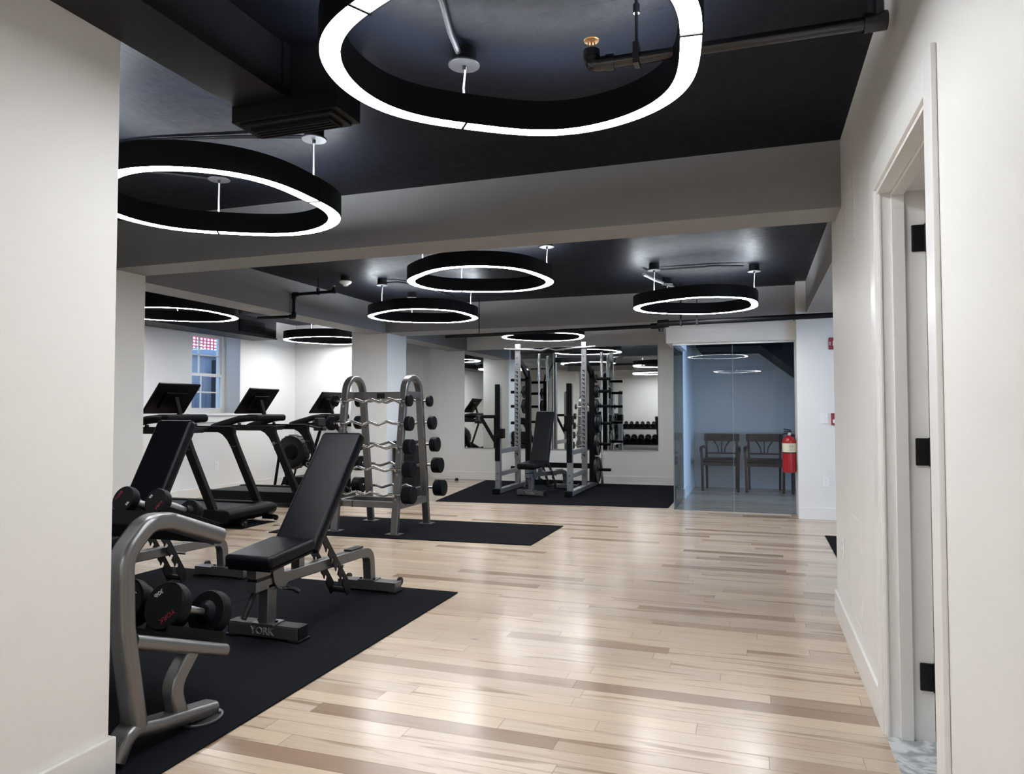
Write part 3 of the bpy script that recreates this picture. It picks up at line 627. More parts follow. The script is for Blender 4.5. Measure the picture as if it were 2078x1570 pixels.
# ------------------------------------------------------------------ treadmills
def treadmill(x, y, z0, label):
    t = thing('treadmill', label, 'treadmill', (x, y, z0), 0, 'treadmills facing the room')
    W = .70
    # deck
    b = MB().m('satin')
    for a0, a1 in ((-.04, .055), (W-.055, W+.04)): b.prism([(-1.17, .10), (-1.14, .185), (.30, .195), (.44, .175), (.44, .06), (-1.15, .06)], a0, a1, 'y', bev=.012, seg=3)
    b.build('side_rail', parent=t)
    MB().m('satin').box(-1.10, .36, .05, W-.05, .045, .155).build('deck_base', parent=t)
    MB().m('belt').box(-1.15, .40, .06, W-.06, .155, .172, bev=.006).lathe([(.048, .06), (.048, W-.06)], (-1.13, 0, .122), (0, 1, 0), 20).build('belt', parent=t)
    MB().m('satin').prism([(.24, .06), (.24, .165), (.36, .195), (.46, .19), (.505, .15), (.50, .10), (.44, .05)], -.035, W+.035, 'y', bev=.02, seg=4).build('motor_hood', parent=t)
    MB().m('satin').box(.40, .54, .16, .20, .02, .07, bev=.004).box(.40, .54, W-.10, W-.06, .02, .07, bev=.004).build('wheel_bracket', parent=t)
    for yy in (.13, W-.05): MB().m('black').lathe([(.018, -.012), (.030, -.010), (.032, 0), (.030, .010), (.018, .012)], (.545, yy, .034), (0, 1, 0), 20).m('steel').lathe([(.008, -.014), (.008, .014)], (.545, yy, .034), (0, 1, 0), 10).build('wheel', parent=t)
    f = MB().m('black')
    for xx in (-1.05, .2):
        for yy in (.0, W): f.lathe([(.025, 0), (.025, .06)], (xx, yy, 0), n=14)
    f.build('foot', parent=t)
    # uprights, flaring into the handrails
    up = [(.235, .15), (.33, .15), (.005, .80), (-.06, .945), (-.06, 1.02), (-.40, 1.02), (-.30, .97), (-.21, .93), (-.145, .87), (-.088, .78)]
    for yy in (-.03, W-.03): MB().m('satin').prism(up, yy, yy+.06, 'y', bev=.01, seg=2).m('greyink').box(-.118, -.012, yy-.0006, yy+.0606, .802, .805).build('upright', parent=t)
    for yy in (0, W):
        h_ = MB().m('satin').sweep([(-.10, yy, .995), (-1.05, yy, .995)], rr(.066, .074, .02, 4), (0, 1, 0)).build('handrail', parent=t)
        MB().m('black').lathe([(.022, .0), (.022, .016), (.016, .026)], (-.62, yy, 1.03), n=18).build('speed_knob', parent=h_)
    cb = [(-1.02, -.005, 1.0), (-.86, -.005, 1.045), (-.62, .0, 1.105), (-.50, .03, 1.118), (-.47, .14, 1.12), (-.47, W-.14, 1.12), (-.50, W-.03, 1.118), (-.62, W, 1.105), (-.86, W+.005, 1.045), (-1.02, W+.005, 1.0)]
    MB().m('satin').tube(fillet(cb, .1, 4), .044, 14).build('crossbar', parent=t)
    MB().m('satin').box(-.57, -.38, .04, W-.04, 1.075, 1.165, bev=.035, seg=4).build('console_bar', parent=t)
    MB().m('black').box(-.50, -.36, .14, .30, .955, 1.02, bev=.010).box(-.50, -.36, .40, .56, .955, 1.02, bev=.010).box(-.44, -.40, .0, W, .985, 1.015, bev=.004).build('tray', parent=t)
    # screen
    c = Vector((-.607, W/2-.02, 1.341)); a = math.atan2(.245, .327)
    mx = Matrix.Translation(c) @ Matrix.Rotation(a, 4, 'Y')
    MB().m('screen').at(mx).box(-.014, .014, -.30, .30, -.205, .205, bev=.010, seg=3).build('display', parent=t)
    dbk = MB().m('screen').at(mx).box(.013, .035, -.15, .15, -.12, .10, bev=.010, seg=3).build('display_back', parent=t)
    MB().m('greyink').at(mx).text('P', .04, .0006, facing((.0356, 0, -.0), (0, 1, 0), (0, 0, 1))).build('emblem', parent=dbk)
    MB().m('satin').sweep([(-.48, W/2-.02, 1.12), (-.555, W/2-.02, 1.35)], rr(.055, .035, .008), (0, 1, 0)).build('screen_post', parent=t)
    # emblem on the outer face of the upright
    e = MB().m('greyink'); ex, ez, ey = -.07, .80, -.0406
    def ringm(r0, r1, a0, a1):
        P = []
        for k in range(25):
            q = math.radians(a0+(a1-a0)*k/24); P.append([(ex+r*math.cos(q), yv, ez+r*math.sin(q)) for r, yv in ((r0, ey+.009), (r1, ey+.009), (r1, ey+.012), (r0, ey+.012))])
        e.rings(P)
    ringm(.018, .022, -80, 250); ringm(.007, .010, 0, 359); e.box(ex-.022, ex-.017, ey+.009, ey+.012, ez-.035, ez-.008); e.build('emblem', parent=t)
    return t
treadmill(-5.558, 6.016, .006, 'black treadmill first in the row, wheels beside the small ivory card')
treadmill(-5.693, 7.632, 0, 'black treadmill in the middle of the row, screen past the window')
treadmill(-5.87, 9.535, 0, 'black treadmill last in the row, screen behind the curl bar rack')
tag(MB().m('card').at(Matrix.Translation((-4.80, 6.42, .022)) @ Matrix.Rotation(.4, 4, 'Z') @ Matrix.Rotation(-.35, 4, 'Y')).box(-.05, .05, -.035, .035, -.003, .003).build('instruction_card'), 'small ivory card leaning on the floor by the treadmill wheel', 'card')

# ------------------------------------------------------------------ air bike between two treadmills
BZ = .622
t = thing('exercise_bike', 'black air exercise bike with round flywheel between two treadmills', 'exercise bike', (-6.29, 8.75, 0))
MB().m('black').lathe([(.05, -.09), (.18, -.085), (.23, -.07), (.243, -.05), (.243, .05), (.23, .07), (.18, .085), (.05, .09)], (0, 0, BZ), (0, 1, 0), 40).build('flywheel_housing', parent=t)
g = MB().m('satin')
for k in range(22):
    a = 2*PI*k/22; g.tube([(.244*math.cos(a), -.055, BZ+.244*math.sin(a)), (.244*math.cos(a), .055, BZ+.244*math.sin(a))], .006, 6)
g.build('flywheel_grille', parent=t)
MB().m('satin').lathe([(.11, 0), (.10, .03), (.04, .04)], (.02, -.085, BZ), (0, -1, 0), 28).build('damper_cover', parent=t)
MB().m('greyink').box(-.155, -.10, -.0935, -.086, BZ-.155, BZ-.13).box(-.10, -.06, -.0935, -.086, BZ-.195, BZ-.16).build('sticker', parent=t)
MB().m('black').lathe([(.05, -.05), (.075, -.04), (.075, .04), (.05, .05)], (-.235, 0, BZ+.07), (0, 1, 0), 20).build('front_guard', parent=t)
for s in (-1, 1):
    MB().m('satin').tube([(-.20, s*.05, BZ-.02), (-.21, s*.16, .05)], .020, 12).build('front_leg', parent=t)
    MB().m('satin').tube([(.03, s*.05, BZ-.15), (-.15, s*.15, .05)], .014, 10).build('brace_leg', parent=t)
MB().m('black').tube([(-.20, -.27, .026), (-.20, .16, .026)], .026, 14).build('front_foot', parent=t)
MB().m('satin').sweep(fillet([(.10, 0, .54), (.58, 0, .30), (.92, 0, .07)], .2, 6), rr(.06, .10, .015), (0, 1, 0)).build('main_frame', parent=t)
mx = Matrix.Translation((.185, -.034, .497)) @ Matrix.Rotation(math.radians(27), 4, 'Y')
MB().m('satin').at(mx).box(0, .34, -.006, .068, -.05, .05, bev=.006).build('frame_cover', parent=t)
MB().m('yellowink').at(mx).text('C2c', .085, .0006, facing((.13, -.0065, 0), (1, 0, 0), (0, 0, 1))).build('lettering', parent=t)
MB().m('satin').tube([(.28, 0, .47), (.44, 0, .93)], .022, 12).build('handlebar_post', parent=t)
MB().m('black').box(.36, .52, -.05, .05, .93, .985, bev=.012).tube(fillet([(.42, -.22, 1.0), (.50, -.22, .985), (.47, 0, .97), (.50, .15, .985), (.42, .15, 1.0)], .05, 4), .014, 10).build('handlebar', parent=t)
MB().m('black').box(.40, .47, -.09, .09, 1.0, 1.11, bev=.012).build('monitor', parent=t)
MB().m('satin').tube([(.60, 0, .30), (.72, 0, .80)], .024, 12).build('seat_post', parent=t)
MB().m('black').prism([(.55, -.02), (.62, -.04), (.78, -.11), (.87, -.11), (.88, .11), (.78, .11), (.62, .04), (.55, .02)], .80, .86, 'z', bev=.015, seg=3).build('saddle', parent=t)
MB().m('satin').lathe([(.11, -.03), (.12, 0), (.11, .03)], (.55, 0, .31), (0, 1, 0), 28).build('chain_cover', parent=t)
for s in (-1, 1): MB().m('steel').tube([(.55, s*.05, .31), (.55+s*.13, s*.07, .24)], .011, 10).m('black').box(.50+s*.13, .60+s*.13, min(s*.075, s*.16), max(s*.075, s*.16), .23, .255, bev=.005).build('pedal_crank', parent=t)
MB().m('black').tube([(.92, -.26, .03), (.92, .13, .03)], .03, 14).build('rear_foot', parent=t)

# ------------------------------------------------------------------ curl bar rack
AX = (-4.005, -3.335); 
t = thing('barbell_rack', 'grey double sided rack holding ten curl bars, on its own mat', 'rack', (0, 0, .009))
legy = lambda z: .36-.19*z/1.4          # half spread of the legs at height z
YC = 6.615
for X in AX:
    pts = [(X, YC-legy(0), .006), (X, YC-legy(1.36), 1.36)]
    arc = [(X, YC-.172*math.cos(a), 1.375+.165*math.sin(a)) for a in [PI*k/14 for k in range(15)]]
    path = [pts[0], (X, YC-legy(.7), .7)]+arc+[(X, YC+legy(.7), .7), (X, YC+legy(0), .006)]
    MB().m('gun').sweep(path, rr(.075, .05, .012, 4), (1, 0, 0)).build('end_frame', parent=t)
    for s in (-1, 1): MB().m('gun').box(X-.075, X+.075, YC+s*.36-.06, YC+s*.36+.06, 0, .008, bev=.002).build('floor_plate', parent=t)
    h = MB().m('black')
    for z in (.40, .63, .85, 1.085, 1.31): h.lathe([(.007, -.001), (.007, .004)], (X+.0375, YC+legy(z)-.0, z-.04), (1, 0, 0), 10)
    h.lathe([(.007, -.001), (.007, .004)], (X+.0375, YC-.2, .27), (1, 0, 0), 10).lathe([(.007, -.001), (.007, .004)], (X+.0375, YC-.1, .27), (1, 0, 0), 10)
    h.build('bolt_hole', parent=t)
    MB().m('gun').box(X-.03, X+.03, YC-legy(.27)+.02, YC+legy(.27)-.02, .235, .305, bev=.004).build('side_tie', parent=t)
MB().m('gun').box(AX[0]+.03, AX[1]-.03, YC-.035, YC+.035, .235, .31, bev=.004).build('lower_beam', parent=t)
MB().m('gun').box(AX[0]+.03, AX[1]-.03, YC-.30, YC-.235, .24, .30, bev=.004).m('black').box(AX[0]+.16, AX[0]+.17, YC-.302, YC-.233, .238, .302).build('lower_beam', parent=t)
MB().m('gun').box(AX[0]+.03, AX[1]-.03, YC-.03, YC+.03, 1.315, 1.395, bev=.004).m('black').box(-3.72, -3.63, YC-.036, YC-.028, 1.33, 1.38, bev=.003).build('top_beam', parent=t)
for X in AX: MB().m('gun').box(X-.03, X+.03, YC-.175, YC+.175, 1.315, 1.395, bev=.004).build('top_tie', parent=t)
ZB = (1.30, 1.072, .845, .625, .385)
RADS = (.060, .073, .078, .082, .086); THK = (.038, .055, .075, .092, .105)
for s, side in ((-1, 'facing the benches'), (1, 'facing the mirror wall')):
    for k, z in enumerate(ZB):
        yb = YC+s*(legy(z)+.05)
        for X in AX:
            MB().m('chrome').sweep([(X, YC+s*(legy(z)+.022), z-.045), (X, yb+s*.004, z-.033), (X, yb+s*.024, z-.02), (X, yb+s*.026, z+.004)], rr(.022, .009, .003), (1, 0, 0)).m('nickel').lathe([(.011, 0), (.011, .012)], (X, YC+s*(legy(z)+.026), z-.055), (0, s, 0), 12).build('bar_hook', parent=t)
        lab = ('topmost', 'second from the top', 'middle', 'second from the bottom', 'lowest')[k]+' curl bar on the rack side '+side
        o = thing('curl_bar', lab, 'barbell', ((AX[0]+AX[1])/2, yb, z+.009), 0, 'curl bars on the rack')
        hw = .405+.008*k
        fl = random.choice((-1, 1)); am = .022
        zz = [(-hw, 0), (-.27, 0), (-.20, am*.9), (-.085, -am*.8), (0, am*.7), (.085, -am*.8), (.20, am*.9), (.27, 0), (hw, 0)]
        q = .55 if s < 0 else -.4
        MB().m('barsteel').tube(fillet([(a, -fl*b*q, fl*b) for a, b in zz], .05, 4), .0135, 14).build('bar', parent=o)
        r, th = RADS[k], THK[k]
        for e in (-1, 1):
            MB().m('db').lathe([(r*.6, 0), (r*.93, 0), (r*.985, .004), (r, .011), (r, th-.011), (r*.985, th-.004), (r*.93, th), (.01, th+.002)], (e*hw, 0, 0), (e, 0, 0), 32).m('chrome').lathe([(.019, -.012), (.019, 0)], (e*hw, 0, 0), (e, 0, 0), 14).build('weight_head', parent=o)

# ------------------------------------------------------------------ power rack
XL, XR_ = -3.555, -2.485
YF, YM, YB = 9.83, 10.73, 11.28
t = thing('power_rack', 'silver and black power rack before the mirror', 'power rack', (0, 0, .009))
for X in (XL, XR_):
    MB().m('silver').box(X-.045, X+.045, YF-.09, 11.55, .008, .07, bev=.004).m('satin').box(X-.05, X+.05, YF-.13, YF-.06, 0, .08, bev=.008).box(X-.047, X+.047, 11.5, 11.56, 0, .075, bev=.006).m('black').box(X-.05, X+.05, YF-.1, YF+.1, 0, .010).build('base_rail', parent=t)
    fp = MB().m('silver').box(X-.0375, X+.0375, YF-.0375, YF+.0375, .07, 1.57, bev=.004)
    for z in (.19, .29): fp.m('black').lathe([(.009, 0), (.009, .002)], (X, YF-.0375, z), (0, -1, 0), 10)
    fp.m('silver')
    for k in range(18): fp.box(X+.0375, X+.043, YF-.035, YF-.02, .42+k*.064, .455+k*.064)
    fp.build('front_post', parent=t)
    MB().m('satin').box(X-.039, X+.039, YF-.052, YF-.0375, .47, 1.585, bev=.004).build('post_cover', parent=t)
    tp = MB().m('silver').box(X-.0375, X+.0375, YM-.0375, YM+.0375, .07, 2.25, bev=.004)
    for z in (1.93, 2.03): tp.m('black').lathe([(.009, 0), (.009, .002)], (X, YM-.0375, z), (0, -1, 0), 10)
    tp.build('tall_post', parent=t)
    lp = MB().m('silver').box(X-.041, X+.041, YM-.052, YM-.0375, .46, 1.87, bev=.003)
    for k in range(21):
        z = .52+k*.064
        lp.m('black').prism([(X-.022, z+.020), (X+.018, z+.020), (X+.018, z-.018), (X+.002, z-.018), (X+.002, z+.006), (X-.022, z+.006)], YM-.0545, YM-.052, 'y')
    lp.build('hook_ladder', parent=t)
    MB().m('silver').box(X-.025, X+.025, YF+.0375, YM-.0375, .575, .645, bev=.004).build('upper_side_rail', parent=t)
    MB().m('silver').box(X-.025, X+.025, YF+.0375, YM-.0375, .25, .315, bev=.004).build('lower_side_rail', parent=t)
    MB().m('satin').prism([(YB-.05, .07), (YB+.05, .07), (YB+.05, 1.72), (YB-.05, 1.86)], X-.04, X+.04, 'x', bev=.004).m('satin').prism([(YM+.03, 1.99), (YB-.05, 1.72), (YB-.05, 1.84), (YM+.03, 2.10)], X-.02, X+.02, 'x', bev=.003).build('storage_post', parent=t)
    s = -1 if X == XL else 1
    for z in (1.71, 1.51, 1.275, 1.0, .67, .265):
        MB().m('satin').tube([(X+s*.04, YB, z), (X+s*.30, YB, z)], .024, 14).build('storage_peg', parent=t)
MB().m('satin').box(XL+.04, XR_-.04, YB-.03, YB+.03, .28, .36, bev=.004).build('back_rail', parent=t)
MB().m('satin').box(XL+.04, XR_-.04, YB-.035, YB+.035, .01, .08, bev=.004).build('back_rail', parent=t)
MB().m('satin').box(XL+.0375, XR_-.0375, YM+.02, YM+.06, 2.10, 2.19, bev=.004).m('whiteink').text('YORK', .045, .001, facing((-2.86, YM+.0185, 2.145), (1, 0, 0), (0, 0, 1))).build('top_crossbar', parent=t)
MB().m('steel').tube(fillet([(XL-.20, YM-.09, 2.175), (XL-.04, YM-.06, 2.165), (XL+.25, YM-.10, 2.15), (XL+.42, YM-.10, 2.13), (-3.02, YM-.10, 2.165), (XR_-.42, YM-.10, 2.13), (XR_-.25, YM-.10, 2.15), (XR_+.04, YM-.06, 2.165), (XR_+.2, YM-.09, 2.175)], .05, 4), .016, 12).build('pull_up_bar', parent=t)
MB().m('satin').box(XL-.05, XL+.085, YF-.07, YF+.06, .80, .94, bev=.008).build('dip_clamp', parent=t)
MB().m('satin').sweep(fillet([(XL-.03, YF-.02, 1.115), (XL-.20, YF-.08, 1.115), (XL-.235, YF-.09, 1.10), (XL-.02, YF-.03, .72)], [.02, .03], 4), rr(.03, .05, .012, 3), (.3, -1, 0)).box(XL-.05, XL-.0, YF-.075, YF-.03, .66, 1.14, bev=.01).build('dip_handle', parent=t)
MB().m('satin').box(XR_-.065, XR_+.05, YF-.075, YF+.05, 1.0, 1.13, bev=.008).box(XR_-.055, XR_+.04, YF-.08, YF-.03, .93, 1.0, bev=.008).build('spotter_clamp', parent=t)
def plate(x, z, R, w, label):
    o = thing('weight_plate', label, 'weight plate', (x, YB, z+.009-.0), 0, 'plates on the storage pegs')
    o.location.z = z+.009
    prof = [(.026, -w/2), (.045, -w/2), (.05, -w*.25), (R*.62, -w*.25), (R*.84, -w*.28), (R*.86, -w/2), (R*.98, -w/2), (R, -w*.3), (R, w*.3), (R*.98, w/2), (R*.86, w/2), (R*.84, w*.28), (R*.62, w*.25), (.05, w*.25), (.045, w/2), (.026, w/2)]
    ax = Vector((1, 0, 0)); n = 40; B = MB().m('iron')
    Rg = [[(h, r*math.cos(2*PI*k/n), r*math.sin(2*PI*k/n)) for k in range(n)] for r, h in prof]
    B.rings(Rg, True); b = B.build('plate_body', parent=o)
    hm = MB().m('steel')
    hm.rings([[(h, r*math.cos(2*PI*k/24), r*math.sin(2*PI*k/24)) for k in range(24)] for r, h in ((.0255, -w/2-.001), (.031, -w/2-.001), (.031, w/2+.001), (.0255, w/2+.001))], True); hm.build('hub_ring', parent=b)
    return o
xp = XR_+.04
plate(xp+.04, .265, .21, .045, 'largest iron plate on the lowest peg of the power rack')
plate(xp+.045, .67, .185, .045, 'iron plate on the second lowest peg of the power rack')
plate(xp+.04, 1.0, .14, .035, 'medium iron plate on the third peg up, against the post')
plate(xp+.08, 1.0, .138, .03, 'medium iron plate on the third peg up, outer one')
plate(xp+.035, 1.275, .115, .03, 'small iron plate on the fourth peg up')
plate(xp+.03, 1.51, .105, .025, 'small iron plate on the fifth peg up, against the post')
plate(xp+.06, 1.51, .10, .022, 'small iron plate on the fifth peg up, outer one')
plate(xp+.03, 1.71, .07, .02, 'smallest iron plate on the topmost peg of the power rack')
xq = XL-.04
plate(xq-.03, 1.51, .10, .022, 'small iron plate on the bare side of the rack, upper peg')
plate(xq-.03, 1.275, .12, .028, 'small iron plate on the bare side of the rack, lower peg')
for X, lab in ((XL+.10, 'chrome barbell stored upright behind the post beside the dip handle'), (XR_+.10, 'chrome barbell stored upright behind the post carrying most plates')):
    o = thing('barbell', lab, 'barbell', (X, 11.56, .009), 0, 'upright barbells behind the rack')
    MB().m('chrome').tube([(0, 0, .43), (0, 0, 1.72)], .014, 14).build('shaft', parent=o)
    for a, b in ((0, .42), (1.74, 2.16)): MB().m('chrome').tube([(0, 0, a), (0, 0, b)], .025, 18).build('sleeve', parent=o)
    for z in (.425, 1.73): MB().m('chrome').lathe([(.025, -.012), (.036, -.01), (.036, .01), (.025, .012)], (0, 0, z), n=18).build('collar', parent=o)

# ------------------------------------------------------------------ mirrors
for x0, x1, lab in ((-4.912, -3.276, 'tall wall mirror panel nearer the side beam'), (-3.268, -1.512, 'tall wall mirror panel nearer the glass partition')):
    o = thing('wall_mirror', lab, 'mirror', (x0, 11.812, .56))
    MB().m('mirror').box(0, x1-x0, 0, .008, 0, 1.72).build('mirror_glass', parent=o)
    w = x1-x0
    MB().m('alu').box(0, w, -.003, .0075, -.012, 0).build('mirror_clip_rail', parent=o); MB().m('alu').box(0, w, -.003, .0075, 1.72, 1.726).build('mirror_clip_rail', parent=o)
# ------------------------------------------------------------------ glass partition
YG = 8.955
struct(MB().m('wall').box(-1.035, .437, YG-.06, YG+.06, 2.03, 2.25, bev=.002).build('beam_header'))
struct(MB().m('alu').box(-.96, .437, YG-.012, YG+.012, 2.005, 2.03).box(-.965, .437, YG-.01, YG+.01, 0, .006).box(.425, .437, YG-.012, YG+.012, .0, 2.005).box(-.967, -.947, YG+.012, 10.09, 2.005, 2.03).box(-.964, -.950, YG+.012, 10.085, 0, .006).build('trim_6'))
struct(MB().m('wall').box(-1.035, -.90, YG+.06, 10.1, 2.03, 2.25).build('beam_header_side'))
for nm, b, e in (('window_4', (-.962, -.263, YG-.005, YG+.005, .006, 2.005), (-.266, -.263)), ('window_5', (-.259, .425, YG-.005, YG+.005, .006, 2.005), (-.259, -.256))):
    g = struct(MB().m('glass').box(*b).build(nm))
    ed = struct(MB().m('edge').box(e[0], e[1], YG-.0055, YG+.0055, .006, 2.005).build('glass_edge', parent=g))
g = struct(MB().m('glass').box(-.962, -.952, YG+.006, 10.085, .006, 2.005).build('window_6'))
struct(MB().m('edge').box(-.9625, -.9515, YG-.006, YG+.006, .006, 2.005).build('glass_edge', parent=g))
# lobby behind the glass
struct(MB().m('stair').box(-.80, 2.3, 10.4, 11.82, 2.10, CZ).build('ceiling_lobby'))
struct(MB().m('stair').prism([(.05, 2.10), (.75, 1.55), (2.3, .62), (2.3, .95), (.75, 1.85), (.45, 2.10)], 10.3, 11.82, 'y').build('ceiling_stair'))
def chair(x, y, label):
    t = thing('wooden_armchair', label, 'chair', (x, y, 0), 0, 'wooden armchairs behind the glass')
    for s in (-1, 1):
        MB().m('chair').sweep(fillet([(s*.255, .02, 0), (s*.262, .015, .44), (s*.275, .02, .63)], .2, 4), rr(.038, .038, .006), (0, 1, 0)).build('front_leg', parent=t)
        MB().m('chair').sweep(fillet([(s*.22, .50, 0), (s*.225, .47, .45), (s*.23, .56, .83)], .3, 6), rr(.034, .04, .006), (1, 0, 0)).build('rear_leg', parent=t)
        MB().m('chair').sweep(fillet([(s*.275, .0, .60), (s*.275, .03, .655), (s*.262, .30, .66), (s*.232, .50, .63)], [.04, .1], 5), rr(.045, .03, .008), (1, 0, 0)).build('armrest', parent=t)
    MB().m('chair').box(-.265, .265, .0, .49, .385, .435, bev=.006).build('seat_frame', parent=t)
    MB().m('seat').box(-.255, .255, .005, .47, .435, .485, bev=.02, seg=3).build('seat_cushion', parent=t)
    cr = []
    for k in range(13):
        u = -1+k/6; yy = .565+.045*(1-u*u); cr.append((u*.262, yy, .79))
    MB().m('chair').sweep(cr, rr(.115, .026, .008), (0, 0, 1)).build('crest_rail', parent=t)
    MB().m('chair').box(-.22, .22, .485, .512, .535, .56, bev=.004).build('lower_rail', parent=t)
    for s in (-1, 0, 1):
        MB().m('chair').sweep(fillet([(s*.045, .505, .555), (s*.055, .535, .64), (s*.125, .575, .745)] if s else [(0, .505, .555), (0, .535, .64), (0, .59, .745)], .15, 6), rr(.046 if s else .04, .016, .004), (0, -1, .3)).build('splat', parent=t)
    return t
chair(-.52, 11.17, 'dark wooden armchair behind the glass, beside the blue lit partition')
chair(.11, 11.15, 'dark wooden armchair behind the glass, in the middle of three')
chair(.745, 11.13, 'dark wooden armchair behind the glass, mostly hidden by the extinguisher')
# ------------------------------------------------------------------ fire extinguisher on the wall end
t = thing('fire_extinguisher', 'red fire extinguisher hung on the wall end at the glass', 'fire extinguisher', (.352, 8.79, .50))
MB().m('red').lathe([(.04, .0), (.07, .004), (.076, .02), (.076, .345), (.070, .375), (.05, .40), (.022, .412), (.022, .425)], n=32).build('cylinder', parent=t)
lb = MB().m('label'); P = []
for k in range(19):
    a = math.radians(-175+k*9.5); P.append([((.0765+e)*math.cos(a), (.0765+e)*math.sin(a), z) for e, z in ((0, .235), (.0008, .235), (.0008, .335), (0, .335))])
ls = lb.rings(P).build('label_sheet', parent=t)
ib = MB().m('greyink')
for z in (.25, .265, .28, .30, .315):
    P = []
    for k in range(6):
        a = math.radians(-92+k*7); P.append([((.0775+e)*math.cos(a), (.0775+e)*math.sin(a), zz) for e, zz in ((0, z), (.0005, z), (.0005, z+.005), (0, z+.005))])
    ib.rings(P)
ib.build('label_print', parent=ls)
MB().m('black').lathe([(.0772, .222), (.0772, .234)], n=32).build('band', parent=t)
MB().m('chrome').lathe([(.02, .42), (.02, .455), (.012, .46)], n=16).lathe([(.014, 0), (.014, .03)], (0, 0, .44), (0, -1, 0), 14).build('valve', parent=t)
MB().m('black').box(-.055, .03, -.012, .012, .462, .474, bev=.003).at(Matrix.Translation((0, 0, .474)) @ Matrix.Rotation(.16, 4, 'Y')).box(-.06, .02, -.012, .012, .004, .016, bev=.003).build('handle', parent=t)
MB().m('black').tube(fillet([(-.02, 0, .445), (-.07, -.0, .44), (-.088, 0, .38), (-.085, 0, .25)], .04, 5), .008, 10).build('hose', parent=t)
MB().m('nickel').box(.076, .085, -.02, .02, .10, .40).build('bracket', parent=t)
# ------------------------------------------------------------------ small wall things
def wallplate(name, x, y, z, nrm, label, cat, kind):
    t = thing(name, label, cat, (x, y, z)); t.rotation_euler = (0, 0, nrm)
    MB().m('plate').box(-.037, .037, -.006, 0, -.06, .06, bev=.003).build('cover_plate', parent=t)
    if kind == 'outlet':
        for s in (-1, 1):
            q = MB().m('plate').lathe([(.017, 0), (.017, .003)], (0, -.005, s*.022), (0, -1, 0), 20).m('greyink')
            for e in (-.006, .006): q.box(e-.001, e+.001, -.0085, -.0075, s*.022-.002, s*.022+.007)
            q.lathe([(.002, 0), (.002, .001)], (0, -.0078, s*.022-.009), (0, -1, 0), 8); q.build('socket', parent=t)
    else: MB().m('plate').box(-.006, .006, -.012, -.005, -.012, .012, bev=.002).build('toggle', parent=t)
wallplate('wall_outlet', .719, 8.64, .422, 0, 'white wall outlet under the light switch', 'outlet', 'outlet')
wallplate('light_switch', .716, 8.64, 1.123, 0, 'white light switch beside the red fire alarm pull box', 'light switch', 'switch')
wallplate('wall_outlet', -7.4, 8.47, .42, PI/2, 'white wall outlet below the window', 'outlet', 'outlet')
wallplate('wall_outlet', .445, 4.33, .45, -PI/2, 'white wall outlet by the low access panel', 'outlet', 'outlet')
t = thing('fire_alarm_pull', 'red fire alarm pull box beside the light switch', 'fire alarm', (.835, 8.64, 1.113))
MB().m('redplastic').box(-.055, .055, -.045, 0, -.065, .065, bev=.006).build('case', parent=t)
MB().m('plate').box(-.04, .04, -.052, -.045, -.045, -.005, bev=.003).text('FIRE', .022, .0006, facing((0, -.0457, .03), (1, 0, 0), (0, 0, 1))).build('pull_handle', parent=t)
t = thing('fire_alarm_horn', 'red fire alarm horn high on the wall above the pull box', 'fire alarm', (.827, 8.64, 1.946))
MB().m('redplastic').box(-.06, .06, -.035, 0, -.065, .065, bev=.006).build('case', parent=t)
MB().m('plate').box(-.02, .03, -.055, -.035, -.03, .03, bev=.008).text('FIRE', .022, .0006, facing((-.045, -.0357, 0), (0, 0, 1), (-1, 0, 0))).build('strobe_lens', parent=t)
t = thing('waste_bin', 'tall black bin standing against the middle column', 'bin', (-4.685, 9.20, 0))
MB().m('black').prism([(-.15, 0), (.15, 0), (.165, .70), (-.165, .70)], -.16, .16, 'y', bev=.012).build('body', parent=t)
MB().m('black').box(-.172, .172, -.17, .17, .70, .785, bev=.02, seg=3).build('lid', parent=t)
t = thing('door_stop', 'small black rubber door stop on the floor by the back wall', 'door stop', (-4.95, 11.55, 0))
MB().m('black').lathe([(.034, 0), (.034, .012), (.028, .03), (.016, .042), (.004, .045)], n=20).build('dome', parent=t)

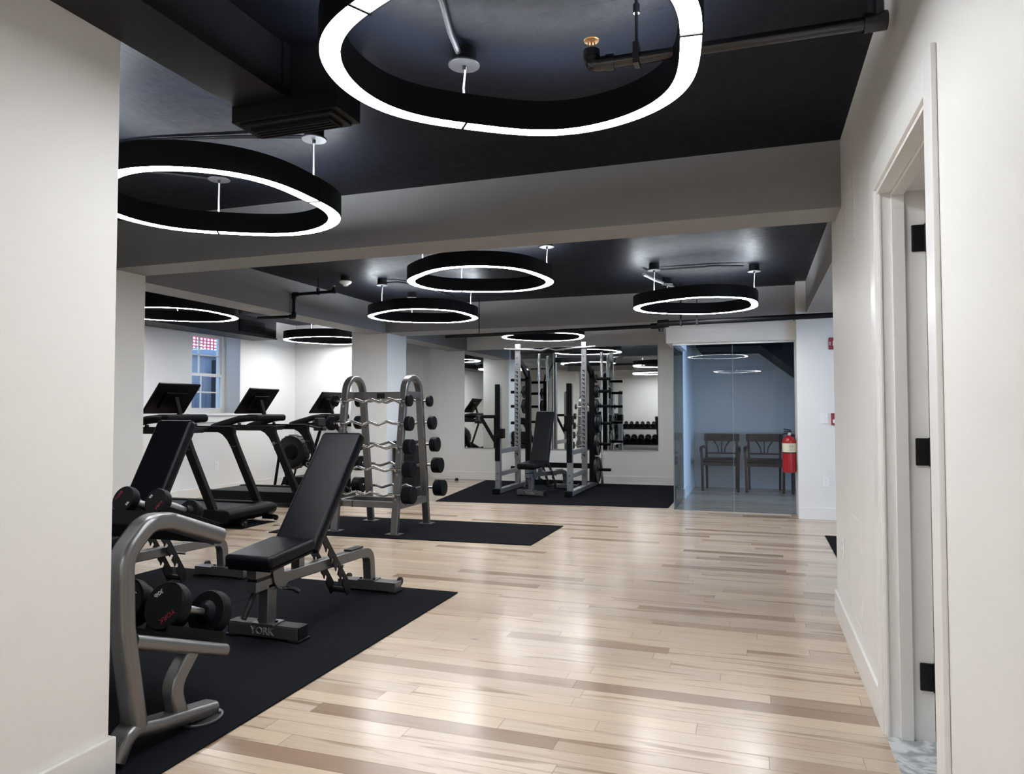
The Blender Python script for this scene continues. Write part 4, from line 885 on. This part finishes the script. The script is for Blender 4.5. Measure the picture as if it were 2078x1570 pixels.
# ------------------------------------------------------------------ daylight
w = bpy.data.worlds.new('sky'); scene.world = w; w.use_nodes = True
nt = w.node_tree; nt.nodes.clear()
bg = nt.nodes.new('ShaderNodeBackground'); wo = nt.nodes.new('ShaderNodeOutputWorld')
bg.inputs[0].default_value = (.46, .66, 1.0, 1); bg.inputs[1].default_value = 1.5
nt.links.new(bg.outputs[0], wo.inputs[0])
def area(name, loc, rot, sx, sy, power, col):
    l = bpy.data.lights.new(name, 'AREA'); l.shape = 'RECTANGLE'; l.size = sx; l.size_y = sy; l.energy = power; l.color = col
    o = bpy.data.objects.new(name, l); COL.objects.link(o); o.location = loc; o.rotation_euler = rot; return o
area('daylight_corridor_window', (2.1, 4.59, 1.35), (PI/2, 0, 0), 1.8, 1.9, 26, (.62, .78, 1.))
area('daylight_lobby_window', (2.46, 10.35, 1.25), (0, PI/2, 0), 1.9, 1.9, 46, (.50, .69, 1.)).data.spread = math.radians(95)

# ------------------------------------------------------------------ camera
f = 1455.; yaw, pitch, roll = math.radians(18.7975), math.radians(1.9488), math.radians(-.0535)
d = Vector((-math.sin(yaw)*math.cos(pitch), math.cos(yaw)*math.cos(pitch), math.sin(pitch)))
r0 = Vector((math.cos(yaw), math.sin(yaw), 0)); u0 = r0.cross(d)
r = math.cos(roll)*r0+math.sin(roll)*u0; u = r.cross(d)
cam = bpy.data.cameras.new('camera'); co = bpy.data.objects.new('camera', cam); COL.objects.link(co)
cam.sensor_fit = 'HORIZONTAL'; cam.sensor_width = 36; cam.lens = f/2078*36; cam.clip_start = .05
co.matrix_world = Matrix(((r.x, u.x, -d.x, 0), (r.y, u.y, -d.y, 0), (r.z, u.z, -d.z, 1.2), (0, 0, 0, 1)))
scene.camera = co
vs = scene.view_settings; vs.view_transform = 'Standard'; vs.look = 'None'; vs.gamma = 1; vs.exposure = 1.04; vs.use_curve_mapping = False
cy = scene.cycles
cy.use_denoising = True; cy.max_bounces = 9; cy.diffuse_bounces = 4; cy.glossy_bounces = 6; cy.transparent_max_bounces = 12
cy.sample_clamp_indirect = 8; cy.caustics_reflective = False; cy.caustics_refractive = False
